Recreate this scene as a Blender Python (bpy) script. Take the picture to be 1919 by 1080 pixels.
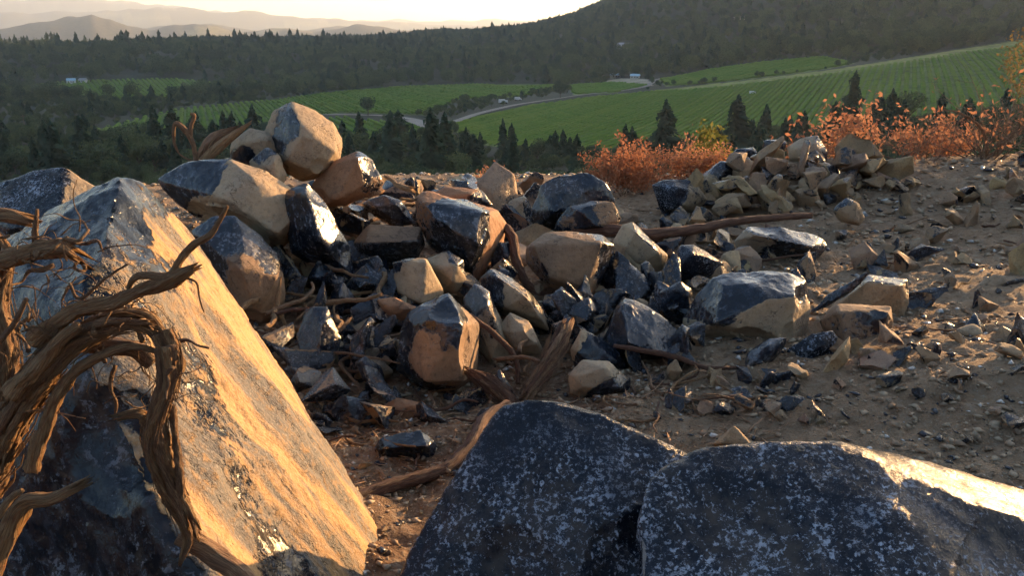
import bpy, bmesh, math, random
import numpy as np
from mathutils import Vector, Matrix

for _o in list(bpy.data.objects): bpy.data.objects.remove(_o)
SC = bpy.context.scene
COL = SC.collection
rad = math.radians

# ------------------------------------------------------------------ camera, sky, sun, exposure
F = 1597.0; PITCH = rad(16.07); CAMZ = 1.7          # focal length in photo pixels (1919 wide)
_c = bpy.data.cameras.new('camera'); CAM = bpy.data.objects.new('camera', _c); COL.objects.link(CAM)
_c.sensor_width = 36; _c.lens = 36 * F / 1919; _c.clip_start = 0.05; _c.clip_end = 60000
CAM.location = (0, 0, CAMZ); CAM.rotation_euler = (math.pi/2 - PITCH, 0, 0)
SC.camera = CAM
SUN_AZ, SUN_EL = rad(47), rad(10.0)                  # azimuth clockwise from +Y
SUNV = Vector((math.sin(SUN_AZ)*math.cos(SUN_EL), math.cos(SUN_AZ)*math.cos(SUN_EL), math.sin(SUN_EL)))
W = bpy.data.worlds.new('World'); SC.world = W; W.use_nodes = True
_nt = W.node_tree; _nt.nodes.clear()
_sky = _nt.nodes.new('ShaderNodeTexSky'); _sky.sky_type = 'NISHITA'; _sky.sun_disc = False
_sky.sun_elevation = SUN_EL; _sky.sun_rotation = SUN_AZ; _sky.altitude = 400
_sky.air_density = 1.0; _sky.dust_density = 1.6; _sky.ozone_density = 1.2
_bg = _nt.nodes.new('ShaderNodeBackground'); _bg.inputs[1].default_value = 0.12
_wo = _nt.nodes.new('ShaderNodeOutputWorld')
_nt.links.new(_sky.outputs[0], _bg.inputs[0]); _nt.links.new(_bg.outputs[0], _wo.inputs[0])
_l = bpy.data.lights.new('sun', 'SUN'); _l.energy = 5.0; _l.angle = rad(0.53); _l.color = (1.0, 0.58, 0.25)
SUN = bpy.data.objects.new('sun', _l); COL.objects.link(SUN)
SUN.rotation_euler = SUNV.to_track_quat('Z', 'Y').to_euler(); SUN.location = (20, 20, 30)
SC.render.engine = 'CYCLES'
SC.view_settings.view_transform = 'Standard'; SC.view_settings.look = 'None'
SC.view_settings.exposure = 1.72; SC.view_settings.gamma = 1.0
try: SC.view_settings.use_curve_mapping = False
except Exception: pass
SC.cycles.use_denoising = True; SC.cycles.use_adaptive_sampling = True; SC.cycles.adaptive_threshold = 0.03
SC.cycles.max_bounces = 6; SC.cycles.diffuse_bounces = 3; SC.cycles.glossy_bounces = 3
SC.cycles.transparent_max_bounces = 8; SC.cycles.volume_bounces = 1; SC.cycles.sample_clamp_indirect = 6
SC.cycles.caustics_reflective = False; SC.cycles.caustics_refractive = False

# ------------------------------------------------------------------ noise, projection
_rs = np.random.RandomState(7)
_P = np.tile(_rs.permutation(256), 4); _G = _rs.normal(size=(256, 3)); _G /= np.linalg.norm(_G, axis=1)[:, None]
def pn(P):
    P = np.asarray(P, float); i = np.floor(P).astype(int); f = P - i; i &= 255
    u = f*f*f*(f*(f*6-15)+10); r = 0.0
    for a in (0, 1):
        for b in (0, 1):
            for c in (0, 1):
                h = _P[_P[_P[i[:, 0]+a]+i[:, 1]+b]+i[:, 2]+c]
                g = _G[h & 255]
                d = g[:, 0]*(f[:, 0]-a)+g[:, 1]*(f[:, 1]-b)+g[:, 2]*(f[:, 2]-c)
                w = (u[:, 0] if a else 1-u[:, 0])*(u[:, 1] if b else 1-u[:, 1])*(u[:, 2] if c else 1-u[:, 2])
                r = r + w*d
    return r*1.5
def fbm(P, o=4, g=0.5):
    P = np.asarray(P, float); r = 0.0; a = 1.0
    for k in range(o):
        r = r + a*pn(P*2**k+k*17.3); a *= g
    return r
cp, sp = math.cos(PITCH), math.sin(PITCH)
def ray(px, py):
    a = (px-959.5)/F; b = (540-py)/F
    return np.array([a, cp+b*sp, -sp+b*cp])
def at(px, py, Y):                                   # world point on the sight line of a photo pixel, Y metres ahead
    r = ray(px, py); t = Y/r[1]
    return np.array([r[0]*t, Y, CAMZ+r[2]*t])
def proj(P):
    P = np.atleast_2d(P); x = P[:, 0]; y = P[:, 1]; z = P[:, 2]-CAMZ
    d = np.maximum(y*cp-z*sp, 1e-3); v = y*sp+z*cp
    return 959.5+F*x/d, 540-F*v/d
def sstep(a, b, x):
    t = np.clip((x-a)/(b-a), 0, 1); return t*t*(3-2*t)

# ------------------------------------------------------------------ terrain heights
AZN = np.radians([-180, -110, -60, -31, -17, 0, 6, 11.3, 21.9, 31, 45, 60, 110, 180])
DN = np.array([0, 11, 16, 30, 60, 150, 200, 300, 450, 600, 780, 1000, 1200, 1500, 1800, 2200, 3000, 3800, 15000.])
HT = np.array([
 [0, .8, 1.6, 4.5, 12, 40, 55, 85, 110, 125, 140, 150, 150, 140, 120, 100, 60, 20, -50],  # this row and the next: unseen hillside behind camera, raised to dim reflections
 [0, .6, 1.2, 3, 8, 24, 32, 45, 55, 60, 60, 60, 60, 60, 50, 30, 10, -20, -50],
 [0, 0, -.8, -4, -9, -20, -26, -33, -36, -36, -36, -20, -8, -2, -10, -30, -40, -50, -50],
 [0, 0, -1.2, -6, -13, -27, -33, -38, -40, -40, -40, -28, -12, -8, -25, -50, -60, -60, -50],
 [0, 0, -1.2, -6, -14, -26, -32, -38, -39, -39, -39, -26, -12, -3, -6, -30, -60, -60, -50],
 [0, 0, -1.2, -6, -14, -24, -30, -38, -38, -37, -36, -20, -4, 14, 25, 20, -20, -60, -50],
 [0, 0, -1.2, -6, -14, -24, -30, -38, -36, -33, -29, -8, 18, 52, 72, 66, 30, -30, -50],
  [0, 0, -1.2, -6, -14, -24, -30, -37, -34, -28, -18, 8, 60, 150, 215, 225, 180, 40, -50],
 [0, 0, -.9, -5, -12, -22, -27, -27, -19, -10, 2, 40, 110, 215, 275, 285, 240, 80, -50],
 [0, .05, -.4, -2.5, -7, -17, -21, -22, -11, -1, 10, 50, 120, 225, 285, 295, 250, 90, -50],
 [0, .4, .2, -1, -2, -5, -5, 0, 6, 16, 42, 90, 150, 235, 285, 300, 260, 100, -50],
 [0, .4, .4, 0, -1, -3, 0, 5, 10, 20, 40, 80, 130, 190, 220, 230, 220, 90, -50],
 [0, .6, 1.2, 3, 8, 24, 32, 45, 60, 70, 80, 95, 110, 130, 150, 150, 110, 40, -50],  # last two rows: other flank of the added rear rise, cuts sky fill
 [0, .8, 1.6, 4.5, 12, 40, 55, 85, 110, 125, 140, 150, 150, 140, 120, 100, 60, 20, -50]], float)
_dd = np.concatenate([np.linspace(0, 20, 41), np.geomspace(20.5, 15000, 700)])
def _pc(xn, yn, x):                                  # smooth monotone-ish cubic through the nodes
    d = np.diff(yn)/np.diff(xn); m = np.zeros_like(yn)
    m[1:-1] = np.where(d[:-1]*d[1:] > 0, 2*d[:-1]*d[1:]/(d[:-1]+d[1:]+1e-12*np.sign(d[:-1]+d[1:]+1e-30)), 0)
    k = np.clip(np.searchsorted(xn, x)-1, 0, len(xn)-2); h = xn[k+1]-xn[k]; t = (x-xn[k])/h
    return (2*t**3-3*t*t+1)*yn[k]+(t**3-2*t*t+t)*h*m[k]+(-2*t**3+3*t*t)*yn[k+1]+(t**3-t*t)*h*m[k+1]
_aa = np.radians(np.linspace(-180, 180, 721))
_tab = np.array([_pc(DN, row, _dd) for row in HT])
_tab = np.array([_pc(AZN, _tab[:, j], _aa) for j in range(len(_dd))]).T       # az x d
# hill silhouettes farther out: photo column -> photo row of the crest
MIDH = [(-700, 55), (-300, 62), (0, 62), (60, 53), (110, 47), (150, 42), (180, 37), (210, 43), (245, 55), (285, 61), (330, 53), (365, 51), (395, 53), (440, 61), (480, 61), (540, 56), (590, 62), (640, 56), (685, 51), (735, 57), (790, 60), (900, 62), (1200, 60), (3000, 60)]
MIDB = [(-700, 70), (0, 66), (250, 58), (300, 54), (360, 54), (400, 51), (460, 58), (520, 66), (600, 57), (690, 53), (760, 60), (900, 66), (3000, 70)]
FARH = [(-700, 34), (0, 38), (100, 38), (200, 33), (280, 28), (330, 26), (380, 30), (440, 31), (520, 36), (580, 40), (700, 46), (900, 52), (3000, 40)]
FARB = [(-700, 12), (0, 17), (60, 19), (130, 15), (200, 15), (270, 20), (330, 25), (420, 32), (520, 42), (700, 44), (3000, 40)]
def _crest(tabl, px):
    a = np.array(tabl, float); return np.interp(px, a[:, 0], a[:, 1])
def gz(x, y):
    x = np.asarray(x, float); y = np.asarray(y, float)
    d = np.hypot(x, y); az = np.arctan2(x, y)
    i = np.clip((az+math.pi)/(2*math.pi)*720, 0, 719.999); i0 = i.astype(int); fi = i-i0
    jj = np.interp(d, _dd, np.arange(len(_dd))); j0 = np.clip(jj.astype(int), 0, len(_dd)-2); fj = jj-j0
    z = (_tab[i0, j0]*(1-fj)+_tab[i0, j0+1]*fj)*(1-fi)+(_tab[i0+1, j0]*(1-fj)+_tab[i0+1, j0+1]*fj)*fi
    P = np.stack([x, y, np.zeros_like(x)], -1).reshape(-1, 3)
    # local mounds under the rock piles
    z = z+0.42*np.exp(-(((x+2.35)/1.25)**2+((y-6.3)/1.2)**2))+0.34*np.exp(-(((x-3.2)/1.5)**2+((y-9.7)/1.0)**2))
    z = z+0.10*np.exp(-(((x-5.6)/1.6)**2+((y-9.2)/2.4)**2))+0.20*np.exp(-(((x-2.6)/1.0)**2+((y-3.9)/.9)**2))+0.34*np.exp(-(((x-6.2)/2.2)**2+((y-9.2)/2.6)**2))
    z = z-0.10*np.exp(-(((x+0.3)/1.0)**2+((y-4.4)/1.2)**2))
    near = np.exp(-(d/16)**4)
    if near.max() > 1e-3:
        z = z+near*(0.05*fbm(P*1.3, 3)+0.026*fbm(P*6, 4)-.012*np.abs(pn(P*9+5))).reshape(x.shape)
    far = sstep(300, 1100, d)
    if far.max() > 0:
        z = z+far*(7*fbm(P/330., 4)).reshape(x.shape)*(1-sstep(2600, 3600, d))
    m = d > 3300
    if m.any():
        px = 959.5+F*np.tan(np.clip(az, -1.2, 1.2))/cp; px = np.where(np.abs(az) < 1.2, px, 3000*np.sign(az))
        rg = (fbm(np.stack([px/60., d/700., 0*d], -1).reshape(-1, 3), 3)).reshape(x.shape)
        for tb, D, w in ((MIDH, 4700, 700), (MIDB, 6300, 700), (FARH, 10200, 1100), (FARB, 13200, 1000)):
            H = (80-_crest(tb, px))/F*D*1.04+1.7+60
            z = z+np.where(m, H*np.exp(-((d-D)/w)**2)*(1+.09*rg), 0)
    return z
def gz1(x, y): return float(gz(np.array([x]), np.array([y]))[0])
def onterrain(px, py, d0=2.0, d1=9000.):
    r = ray(px, py); ts = np.geomspace(d0, d1, 1500)/r[1]
    z = gz(r[0]*ts, r[1]*ts); h = CAMZ+r[2]*ts-z
    k = np.where(h < 0)[0]
    if len(k) == 0: return None
    k = k[0]
    if k == 0: t = ts[0]
    else: t = ts[k-1]+(ts[k]-ts[k-1])*h[k-1]/(h[k-1]-h[k]+1e-9)
    return np.array([r[0]*t, r[1]*t, CAMZ+r[2]*t])
def inpoly(px, py, poly):
    px = np.asarray(px, float); py = np.asarray(py, float); c = np.zeros(px.shape, bool); n = len(poly); j = n-1
    for i in range(n):
        xi, yi = poly[i]; xj, yj = poly[j]
        if yi != yj:
            c ^= ((yi > py) != (yj > py)) & (px < (xj-xi)*(py-yi)/(yj-yi)+xi)
        j = i
    return c

# ------------------------------------------------------------------ mesh / object helpers
def mk(name, V, Fc, mat, parent=None, smooth=True, label=None, cat=None, group=None, kind=None, attrs=None):
    me = bpy.data.meshes.new(name)
    V = np.asarray(V, np.float32)
    if isinstance(Fc, np.ndarray):
        n, k = Fc.shape
        me.vertices.add(len(V)); me.vertices.foreach_set('co', V.ravel())
        me.loops.add(n*k); me.loops.foreach_set('vertex_index', Fc.astype(np.int32).ravel())
        me.polygons.add(n); me.polygons.foreach_set('loop_start', np.arange(0, n*k, k, dtype=np.int32))
        me.update(calc_edges=True)
    else:
        me.from_pydata([tuple(map(float, v)) for v in V], [], [tuple(map(int, f)) for f in Fc]); me.update()
    me.validate()
    if smooth: me.polygons.foreach_set('use_smooth', np.ones(len(me.polygons), bool))
    for an, (ty, arr) in (attrs or {}).items():
        a = me.attributes.new(an, ty, 'POINT')
        a.data.foreach_set('vector' if ty == 'FLOAT_VECTOR' else 'color' if ty == 'FLOAT_COLOR' else 'value', np.asarray(arr, np.float32).ravel())
    if mat: me.materials.append(mat)
    return link(name, me, parent, label, cat, group, kind)
def link(name, me, parent=None, label=None, cat=None, group=None, kind=None, loc=None):
    o = bpy.data.objects.new(name, me); COL.objects.link(o)
    if parent: o.parent = parent
    if loc is not None: o.location = loc
    return tag(o, label, cat, group, kind)
def tag(o, label=None, cat=None, group=None, kind=None):
    if label: o['label'] = label
    if cat: o['category'] = cat
    if group: o['group'] = group
    if kind: o['kind'] = kind
    return o
def copy_tree(o, parent=None):
    c = o.copy(); COL.objects.link(c); c.parent = parent
    for ch in o.children: copy_tree(ch, c)
    return c

# ------------------------------------------------------------------ material helpers
def newmat(name):
    m = bpy.data.materials.new(name); m.use_nodes = True; nt = m.node_tree; nt.nodes.clear()
    out = nt.nodes.new('ShaderNodeOutputMaterial')
    return m, nt, out
def nd(nt, ty, ins=None, **props):
    n = nt.nodes.new(ty)
    for k, v in props.items(): setattr(n, k, v)
    for k, v in (ins or {}).items():
        s = n.inputs[k]
        if isinstance(v, bpy.types.NodeSocket): nt.links.new(v, s)
        else:
            if isinstance(v, (tuple, list)) and len(v) == 3 and s.type == 'RGBA': v = (*v, 1)
            s.default_value = v
    return n
def noise(nt, vec, scale, detail=4, rough=.55, dist=0.0):
    n = nd(nt, 'ShaderNodeTexNoise', {'Scale': scale, 'Detail': detail, 'Roughness': rough, 'Distortion': dist})
    if vec is not None: nt.links.new(vec, n.inputs['Vector'])
    return n.outputs['Fac']
def math_(nt, op, a, b=0.0, clamp=False):
    return nd(nt, 'ShaderNodeMath', {0: a, 1: b}, operation=op, use_clamp=clamp).outputs[0]
def ramp(nt, fac, a, b, lo=0.0, hi=1.0):
    return nd(nt, 'ShaderNodeMapRange', {0: fac, 1: a, 2: b, 3: lo, 4: hi}, interpolation_type='SMOOTHSTEP').outputs[0]
def mix(nt, fac, a, b):
    n = nd(nt, 'ShaderNodeMix', data_type='RGBA')
    for k, v in ((0, fac), (6, a), (7, b)):
        s = n.inputs[k]
        if isinstance(v, bpy.types.NodeSocket): nt.links.new(v, s)
        else: s.default_value = (*v, 1) if isinstance(v, (tuple, list)) and len(v) == 3 else v
    return n.outputs[2]
def mapping(nt, vec, scale=(1, 1, 1), rot=(0, 0, 0)):
    return nd(nt, 'ShaderNodeMapping', {'Vector': vec, 'Scale': scale, 'Rotation': rot}).outputs[0]
def bump(nt, h, strength, dist, normal=None):
    n = nd(nt, 'ShaderNodeBump', {'Height': h, 'Strength': strength, 'Distance': dist})
    if normal is not None: nt.links.new(normal, n.inputs['Normal'])
    return n.outputs[0]
def bsdf(nt, out, **k):
    n = nd(nt, 'ShaderNodeBsdfPrincipled', {kk.replace('_', ' '): v for kk, v in k.items()})
    nt.links.new(n.outputs[0], out.inputs['Surface']); return n
# ------------------------------------------------------------------ materials
def rock_material(name, tan=(.41, .29, .17), tan2=(.29, .22, .15), glass=(.006, .009, .015), speck=0.28, rough=.17, spk_scale=26., streak=None, amp=.004, spec=.5, sharp=(.36, .66)):
    m, nt, out = newmat(name)
    tc = nd(nt, 'ShaderNodeTexCoord').outputs['Object']
    oi = nd(nt, 'ShaderNodeObjectInfo')
    co = nd(nt, 'ShaderNodeVectorMath', {0: tc, 1: oi.outputs['Location']}, operation='ADD').outputs[0]
    coat = nd(nt, 'ShaderNodeAttribute', attribute_name='coat').outputs['Fac']
    vs = mapping(nt, mapping(nt, co, (1, 1, 1), streak[1]), streak[0]) if streak else co
    n1 = noise(nt, vs, 7, 4, .6, .4); n2 = noise(nt, co, 31, 3, .65); n3 = noise(nt, vs, 2.2, 3, .6)
    nf = noise(nt, co, 130, 2, .6); n4 = noise(nt, co, spk_scale, 4, .78, .25)
    # where the earthy rind ends and fresh volcanic glass shows
    mk_ = math_(nt, 'ADD', coat, math_(nt, 'MULTIPLY', math_(nt, 'SUBTRACT', n1, .5), .7))
    mk_ = math_(nt, 'ADD', mk_, math_(nt, 'MULTIPLY', math_(nt, 'SUBTRACT', n2, .5), .8))
    mask = ramp(nt, mk_, .42, .60)
    c1 = mix(nt, ramp(nt, n3, *sharp), tan, tan2)
    c1 = mix(nt, ramp(nt, n2, .45, .75), c1, tuple(v*.62 for v in tan))
    c1 = mix(nt, math_(nt, 'MULTIPLY', ramp(nt, nf, .54, .70), .35), c1, (.46, .40, .31))
    c1 = mix(nt, math_(nt, 'MULTIPLY', ramp(nt, n4, .59, .68), .65), c1, (.10, .085, .075))
    vo = nd(nt, 'ShaderNodeTexVoronoi', {'Vector': nd(nt, 'ShaderNodeVectorMath', {0: vs, 1: nd(nt, 'ShaderNodeVectorMath', {0: nd(nt, 'ShaderNodeCombineXYZ', {0: n1, 1: n3, 2: n2}).outputs[0], 1: (.5, .5, .5)}, operation='MULTIPLY').outputs[0]}, operation='ADD').outputs[0], 'Scale': 3.6}, feature='DISTANCE_TO_EDGE').outputs['Distance']
    crack = math_(nt, 'MULTIPLY', ramp(nt, vo, .022, .004), ramp(nt, n3, .47, .56))
    c1 = mix(nt, math_(nt, 'MULTIPLY', crack, .8), c1, (.06, .045, .035))
    c1 = mix(nt, 1.0, c1, oi.outputs['Color']); nt.nodes[-1].blend_type = 'MULTIPLY'
    # scuffs, ash and dust on the glass
    s1 = ramp(nt, math_(nt, 'ADD', n4, math_(nt, 'MULTIPLY', math_(nt, 'SUBTRACT', n1, .5), .35)), .535, .62); s2 = ramp(nt, noise(nt, co, spk_scale*2.6, 3, .75, .1), .62, .69)
    dens = ramp(nt, n3, .38, .56, .10, 1.0)
    sc = math_(nt, 'MULTIPLY', math_(nt, 'MAXIMUM', math_(nt, 'MULTIPLY', s1, dens), math_(nt, 'MULTIPLY', math_(nt, 'MULTIPLY', s2, ramp(nt, n1, .40, .62, .15, 1.)), .8)), speck, True)
    c2 = mix(nt, ramp(nt, n1, .35, .7), glass, tuple(v*2.4+.004 for v in glass))
    pt = ramp(nt, nd(nt, 'ShaderNodeNewGeometry').outputs['Pointiness'], .53, .60)
    c2 = mix(nt, sc, c2, (.36, .41, .50)); c2 = mix(nt, math_(nt, 'MULTIPLY', pt, .55), c2, (.30, .28, .26))
    dust = math_(nt, 'MULTIPLY', ramp(nt, math_(nt, 'ADD', n3, math_(nt, 'MULTIPLY', n2, .5)), .74, .98), .22)
    c2 = mix(nt, dust, c2, (.20, .155, .11))
    col = mix(nt, mask, c2, c1)
    # relief
    wv = nd(nt, 'ShaderNodeTexWave', {'Vector': mapping(nt, co, (1, 1, 1), (.5, .3, .9)), 'Scale': 4.5, 'Distortion': 9., 'Detail': 3., 'Detail Scale': 1.4}, bands_direction='DIAGONAL').outputs['Fac']
    ht = math_(nt, 'ADD', math_(nt, 'MULTIPLY', n2, 1.6), math_(nt, 'ADD', math_(nt, 'MULTIPLY', nf, .5), math_(nt, 'MULTIPLY', n1, 1.2)))
    ht = math_(nt, 'SUBTRACT', ht, math_(nt, 'MULTIPLY', crack, 1.2))
    hg = math_(nt, 'ADD', math_(nt, 'MULTIPLY', wv, .14), math_(nt, 'ADD', math_(nt, 'MULTIPLY', n4, .6), math_(nt, 'MULTIPLY', sc, .5)))
    hh = nd(nt, 'ShaderNodeMix', {0: mask, 2: hg, 3: ht}).outputs[0]
    hh = math_(nt, 'ADD', hh, math_(nt, 'MULTIPLY', mask, .8))
    nrm = bump(nt, hh, .75, amp*1.6)
    rg = nd(nt, 'ShaderNodeMix', {0: mask, 2: math_(nt, 'ADD', rough, math_(nt, 'MULTIPLY', math_(nt, 'ADD', sc, dust), .5)), 3: .82}).outputs[0]
    b = bsdf(nt, out, Base_Color=col, Roughness=rg, Normal=nrm)
    b.inputs['Specular IOR Level'].default_value = spec
    return m
M = {}
M['rock'] = rock_material('rock_rind_and_glass')
M['glassy'] = rock_material('glossy_obsidian', speck=.2, rough=.10, glass=(.005, .008, .014))
M['scuffed'] = rock_material('scuffed_obsidian', speck=1.0, rough=.26, glass=(.005, .008, .014), spk_scale=70., amp=.004, spec=.22)
M['slab'] = rock_material('streaked_slab', tan=(.45, .275, .125), tan2=(.15, .138, .12), glass=(.004, .006, .010), speck=.25, rough=.13, amp=.005, spec=.26, sharp=(.44, .56),
                          streak=((3.0, 3.0, .55), (0.0, rad(34.8), 0.0)))

def wood_material(name, c1, c2, c3):
    m, nt, out = newmat(name)
    g = nd(nt, 'ShaderNodeAttribute', attribute_name='grain').outputs['Vector']
    a = noise(nt, mapping(nt, g, (4.5, 4.5, .7)), 1.0, 5, .65, .8); b = noise(nt, mapping(nt, g, (13, 13, 1.1)), 1.0, 3, .6, .5)
    c = noise(nt, g, 2.0, 4, .6)
    col = mix(nt, ramp(nt, a, .36, .66), c1, c2); col = mix(nt, ramp(nt, c, .45, .68), col, c3)
    col = mix(nt, math_(nt, 'MULTIPLY', ramp(nt, b, .5, .62), .75), col, tuple(v*.25 for v in c1))
    n = bump(nt, math_(nt, 'SUBTRACT', math_(nt, 'MULTIPLY', a, 1.5), b), 1., .012)
    bsdf(nt, out, Base_Color=col, Roughness=.8, Normal=n)
    return m
M['root'] = wood_material('weathered_root', (.43, .27, .13), (.29, .165, .075), (.26, .115, .045))
M['redwood'] = wood_material('reddish_root', (.17, .075, .04), (.10, .042, .025), (.21, .11, .06))
M['log'] = wood_material('shaggy_bark', (.31, .18, .095), (.19, .095, .05), (.38, .24, .13))

def ground_material():
    m, nt, out = newmat('ground_earth')
    geo = nd(nt, 'ShaderNodeNewGeometry').outputs['Position']
    base = nd(nt, 'ShaderNodeAttribute', attribute_name='gcol').outputs['Color']
    far = nd(nt, 'ShaderNodeAttribute', attribute_name='gfar').outputs['Fac']
    a = noise(nt, geo, 1.7, 5, .6); b = noise(nt, geo, 14, 6, .7); c = noise(nt, geo, 75, 4, .65); d = noise(nt, geo, .06, 6, .65)
    near = mix(nt, ramp(nt, a, .35, .68), base, (.26, .172, .105)); near = mix(nt, ramp(nt, b, .48, .72), near, (.34, .265, .19))
    near = mix(nt, math_(nt, 'MULTIPLY', ramp(nt, b, .50, .34), .6), near, (.10, .058, .034))
    near = mix(nt, math_(nt, 'MULTIPLY', ramp(nt, c, .60, .68), .7), near, (.40, .33, .25))
    dk = nd(nt, 'ShaderNodeVectorMath', {0: base, 1: (.6, .62, .6)}, operation='MULTIPLY').outputs[0]
    fc = mix(nt, ramp(nt, d, .38, .66), base, dk)
    col = mix(nt, far, near, fc)
    h = math_(nt, 'ADD', math_(nt, 'MULTIPLY', b, 1.2), math_(nt, 'MULTIPLY', c, .55))
    n = bump(nt, h, 1., .05)
    bsdf(nt, out, Base_Color=col, Roughness=.92, Normal=n).inputs['Specular IOR Level'].default_value = .25
    return m
M['ground'] = ground_material()

def leaf_material(name, c1, c2, trans=.25):
    m, nt, out = newmat(name)
    oi = nd(nt, 'ShaderNodeObjectInfo').outputs['Random']
    geo = nd(nt, 'ShaderNodeNewGeometry')
    rnd = nd(nt, 'ShaderNodeMath', {0: geo.outputs['Random Per Island'], 1: .5}, operation='MULTIPLY').outputs[0]
    f = math_(nt, 'ADD', math_(nt, 'MULTIPLY', oi, .6), rnd)
    col = mix(nt, f, c1, c2)
    d = nd(nt, 'ShaderNodeBsdfDiffuse', {'Color': col}); t = nd(nt, 'ShaderNodeBsdfTranslucent', {'Color': col})
    s = nd(nt, 'ShaderNodeMixShader', {0: trans, 1: d.outputs[0], 2: t.outputs[0]})
    nt.links.new(s.outputs[0], out.inputs['Surface']); return m
M['conifer'] = leaf_material('conifer_needles', (.026, .056, .042), (.068, .102, .062))
M['oak'] = leaf_material('oak_leaves', (.026, .056, .040), (.130, .155, .072))
M['vine'] = leaf_material('vine_leaves', (.115, .205, .044), (.180, .250, .058), .3)
M['orange'] = leaf_material('dry_orange_leaves', (.36, .15, .08), (.45, .235, .135), .4)
M['yellow'] = leaf_material('yellow_autumn_leaves', (.17, .125, .05), (.26, .19, .08), .35)
M['greenleaf'] = leaf_material('green_weed_leaves', (.10, .13, .03), (.22, .19, .06), .4)

def plain(name, c, rough=.8, var=.25, scale=9., metal=0.):
    m, nt, out = newmat(name)
    tc = nd(nt, 'ShaderNodeTexCoord').outputs['Object']
    n = noise(nt, tc, scale, 5, .6)
    col = mix(nt, ramp(nt, n, .35, .68), c, tuple(v*(1-var) for v in c))
    bsdf(nt, out, Base_Color=col, Roughness=rough, Metallic=metal, Normal=bump(nt, n, .3, .01)); return m
M['trunk'] = plain('bark', (.085, .062, .045), .9, .4)
M['twig'] = plain('dry_twigs', (.20, .135, .085), .85, .4)
M['roadm'] = plain('pale_gravel_road', (.22, .195, .17), .95, .2, .2)
M['white'] = plain('white_paint', (.55, .55, .54), .5, .1)
M['roofgrey'] = plain('grey_roof', (.30, .31, .33), .6, .2)
M['roofblue'] = plain('blue_metal_roof', (.30, .48, .60), .4, .15)
M['beige'] = plain('beige_wall', (.50, .44, .36), .8, .15)
M['dark'] = plain('dark_glass', (.03, .035, .04), .2, .1)
M['tyre'] = plain('tyre_rubber', (.02, .02, .02), .9, .1)

# ------------------------------------------------------------------ ground: one sheet from the camera's feet to 15 km
FIELDS = {
 'left': [(60, 160), (150, 151), (330, 147), (425, 158), (460, 166), (400, 176), (330, 183), (230, 190), (130, 186), (108, 172)],
 'middle': [(165, 248), (330, 206), (500, 190), (600, 176), (740, 163), (900, 158), (1060, 157), (1050, 166), (960, 183), (860, 186), (826, 205), (800, 216), (640, 211), (560, 222), (520, 236), (300, 268)],
 'lower': [(560, 232), (640, 221), (780, 235), (808, 248), (760, 264), (600, 266), (480, 262)],
 'right': [(842, 236), (900, 217), (1000, 197), (1100, 183), (1230, 170), (1400, 157), (1560, 138), (1700, 116), (1940, 80), (1940, 215), (1700, 235), (1450, 255), (1350, 275), (1200, 292), (1000, 285), (880, 268)],
 'upper': [(1232, 150), (1330, 131), (1450, 115), (1545, 107), (1600, 119), (1540, 131), (1400, 149), (1250, 162)],
 'strip': [(1062, 160), (1150, 155), (1215, 160), (1150, 174), (1075, 178)]}
GRASS = [(1230, 168), (1400, 150), (1560, 130), (1700, 108), (1940, 70), (1940, 80), (1700, 117), (1560, 138), (1400, 157), (1230, 172)]
ROADS = [
 ([(600, 216), (660, 216), (720, 218), (770, 224), (812, 236)], 5.5), ([(800, 231), (825, 232), (842, 232), (900, 213), (980, 195), (1060, 183), (1112, 176), (1200, 165), (1218, 158), (1232, 149), (1256, 145)], 5.),
 ([(405, 170), (440, 167), (468, 165)], 5.), ([(772, 226), (800, 240), (818, 250)], 8.)]
CLEARINGS = [[(1130, 152), (1160, 146), (1215, 148), (1222, 160), (1150, 158)], [(860, 330), (1060, 322), (1080, 352), (860, 356)], [(1160, 84), (1178, 84), (1180, 94), (1158, 94)]]
def infields(px, py):
    c = np.zeros(np.shape(px), bool)
    for p in list(FIELDS.values())+[GRASS]: c |= inpoly(px, py, p)
    return c
def inclear(px, py):
    c = np.zeros(np.shape(px), bool)
    for p in CLEARINGS: c |= inpoly(px, py, p)
    return c
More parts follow.
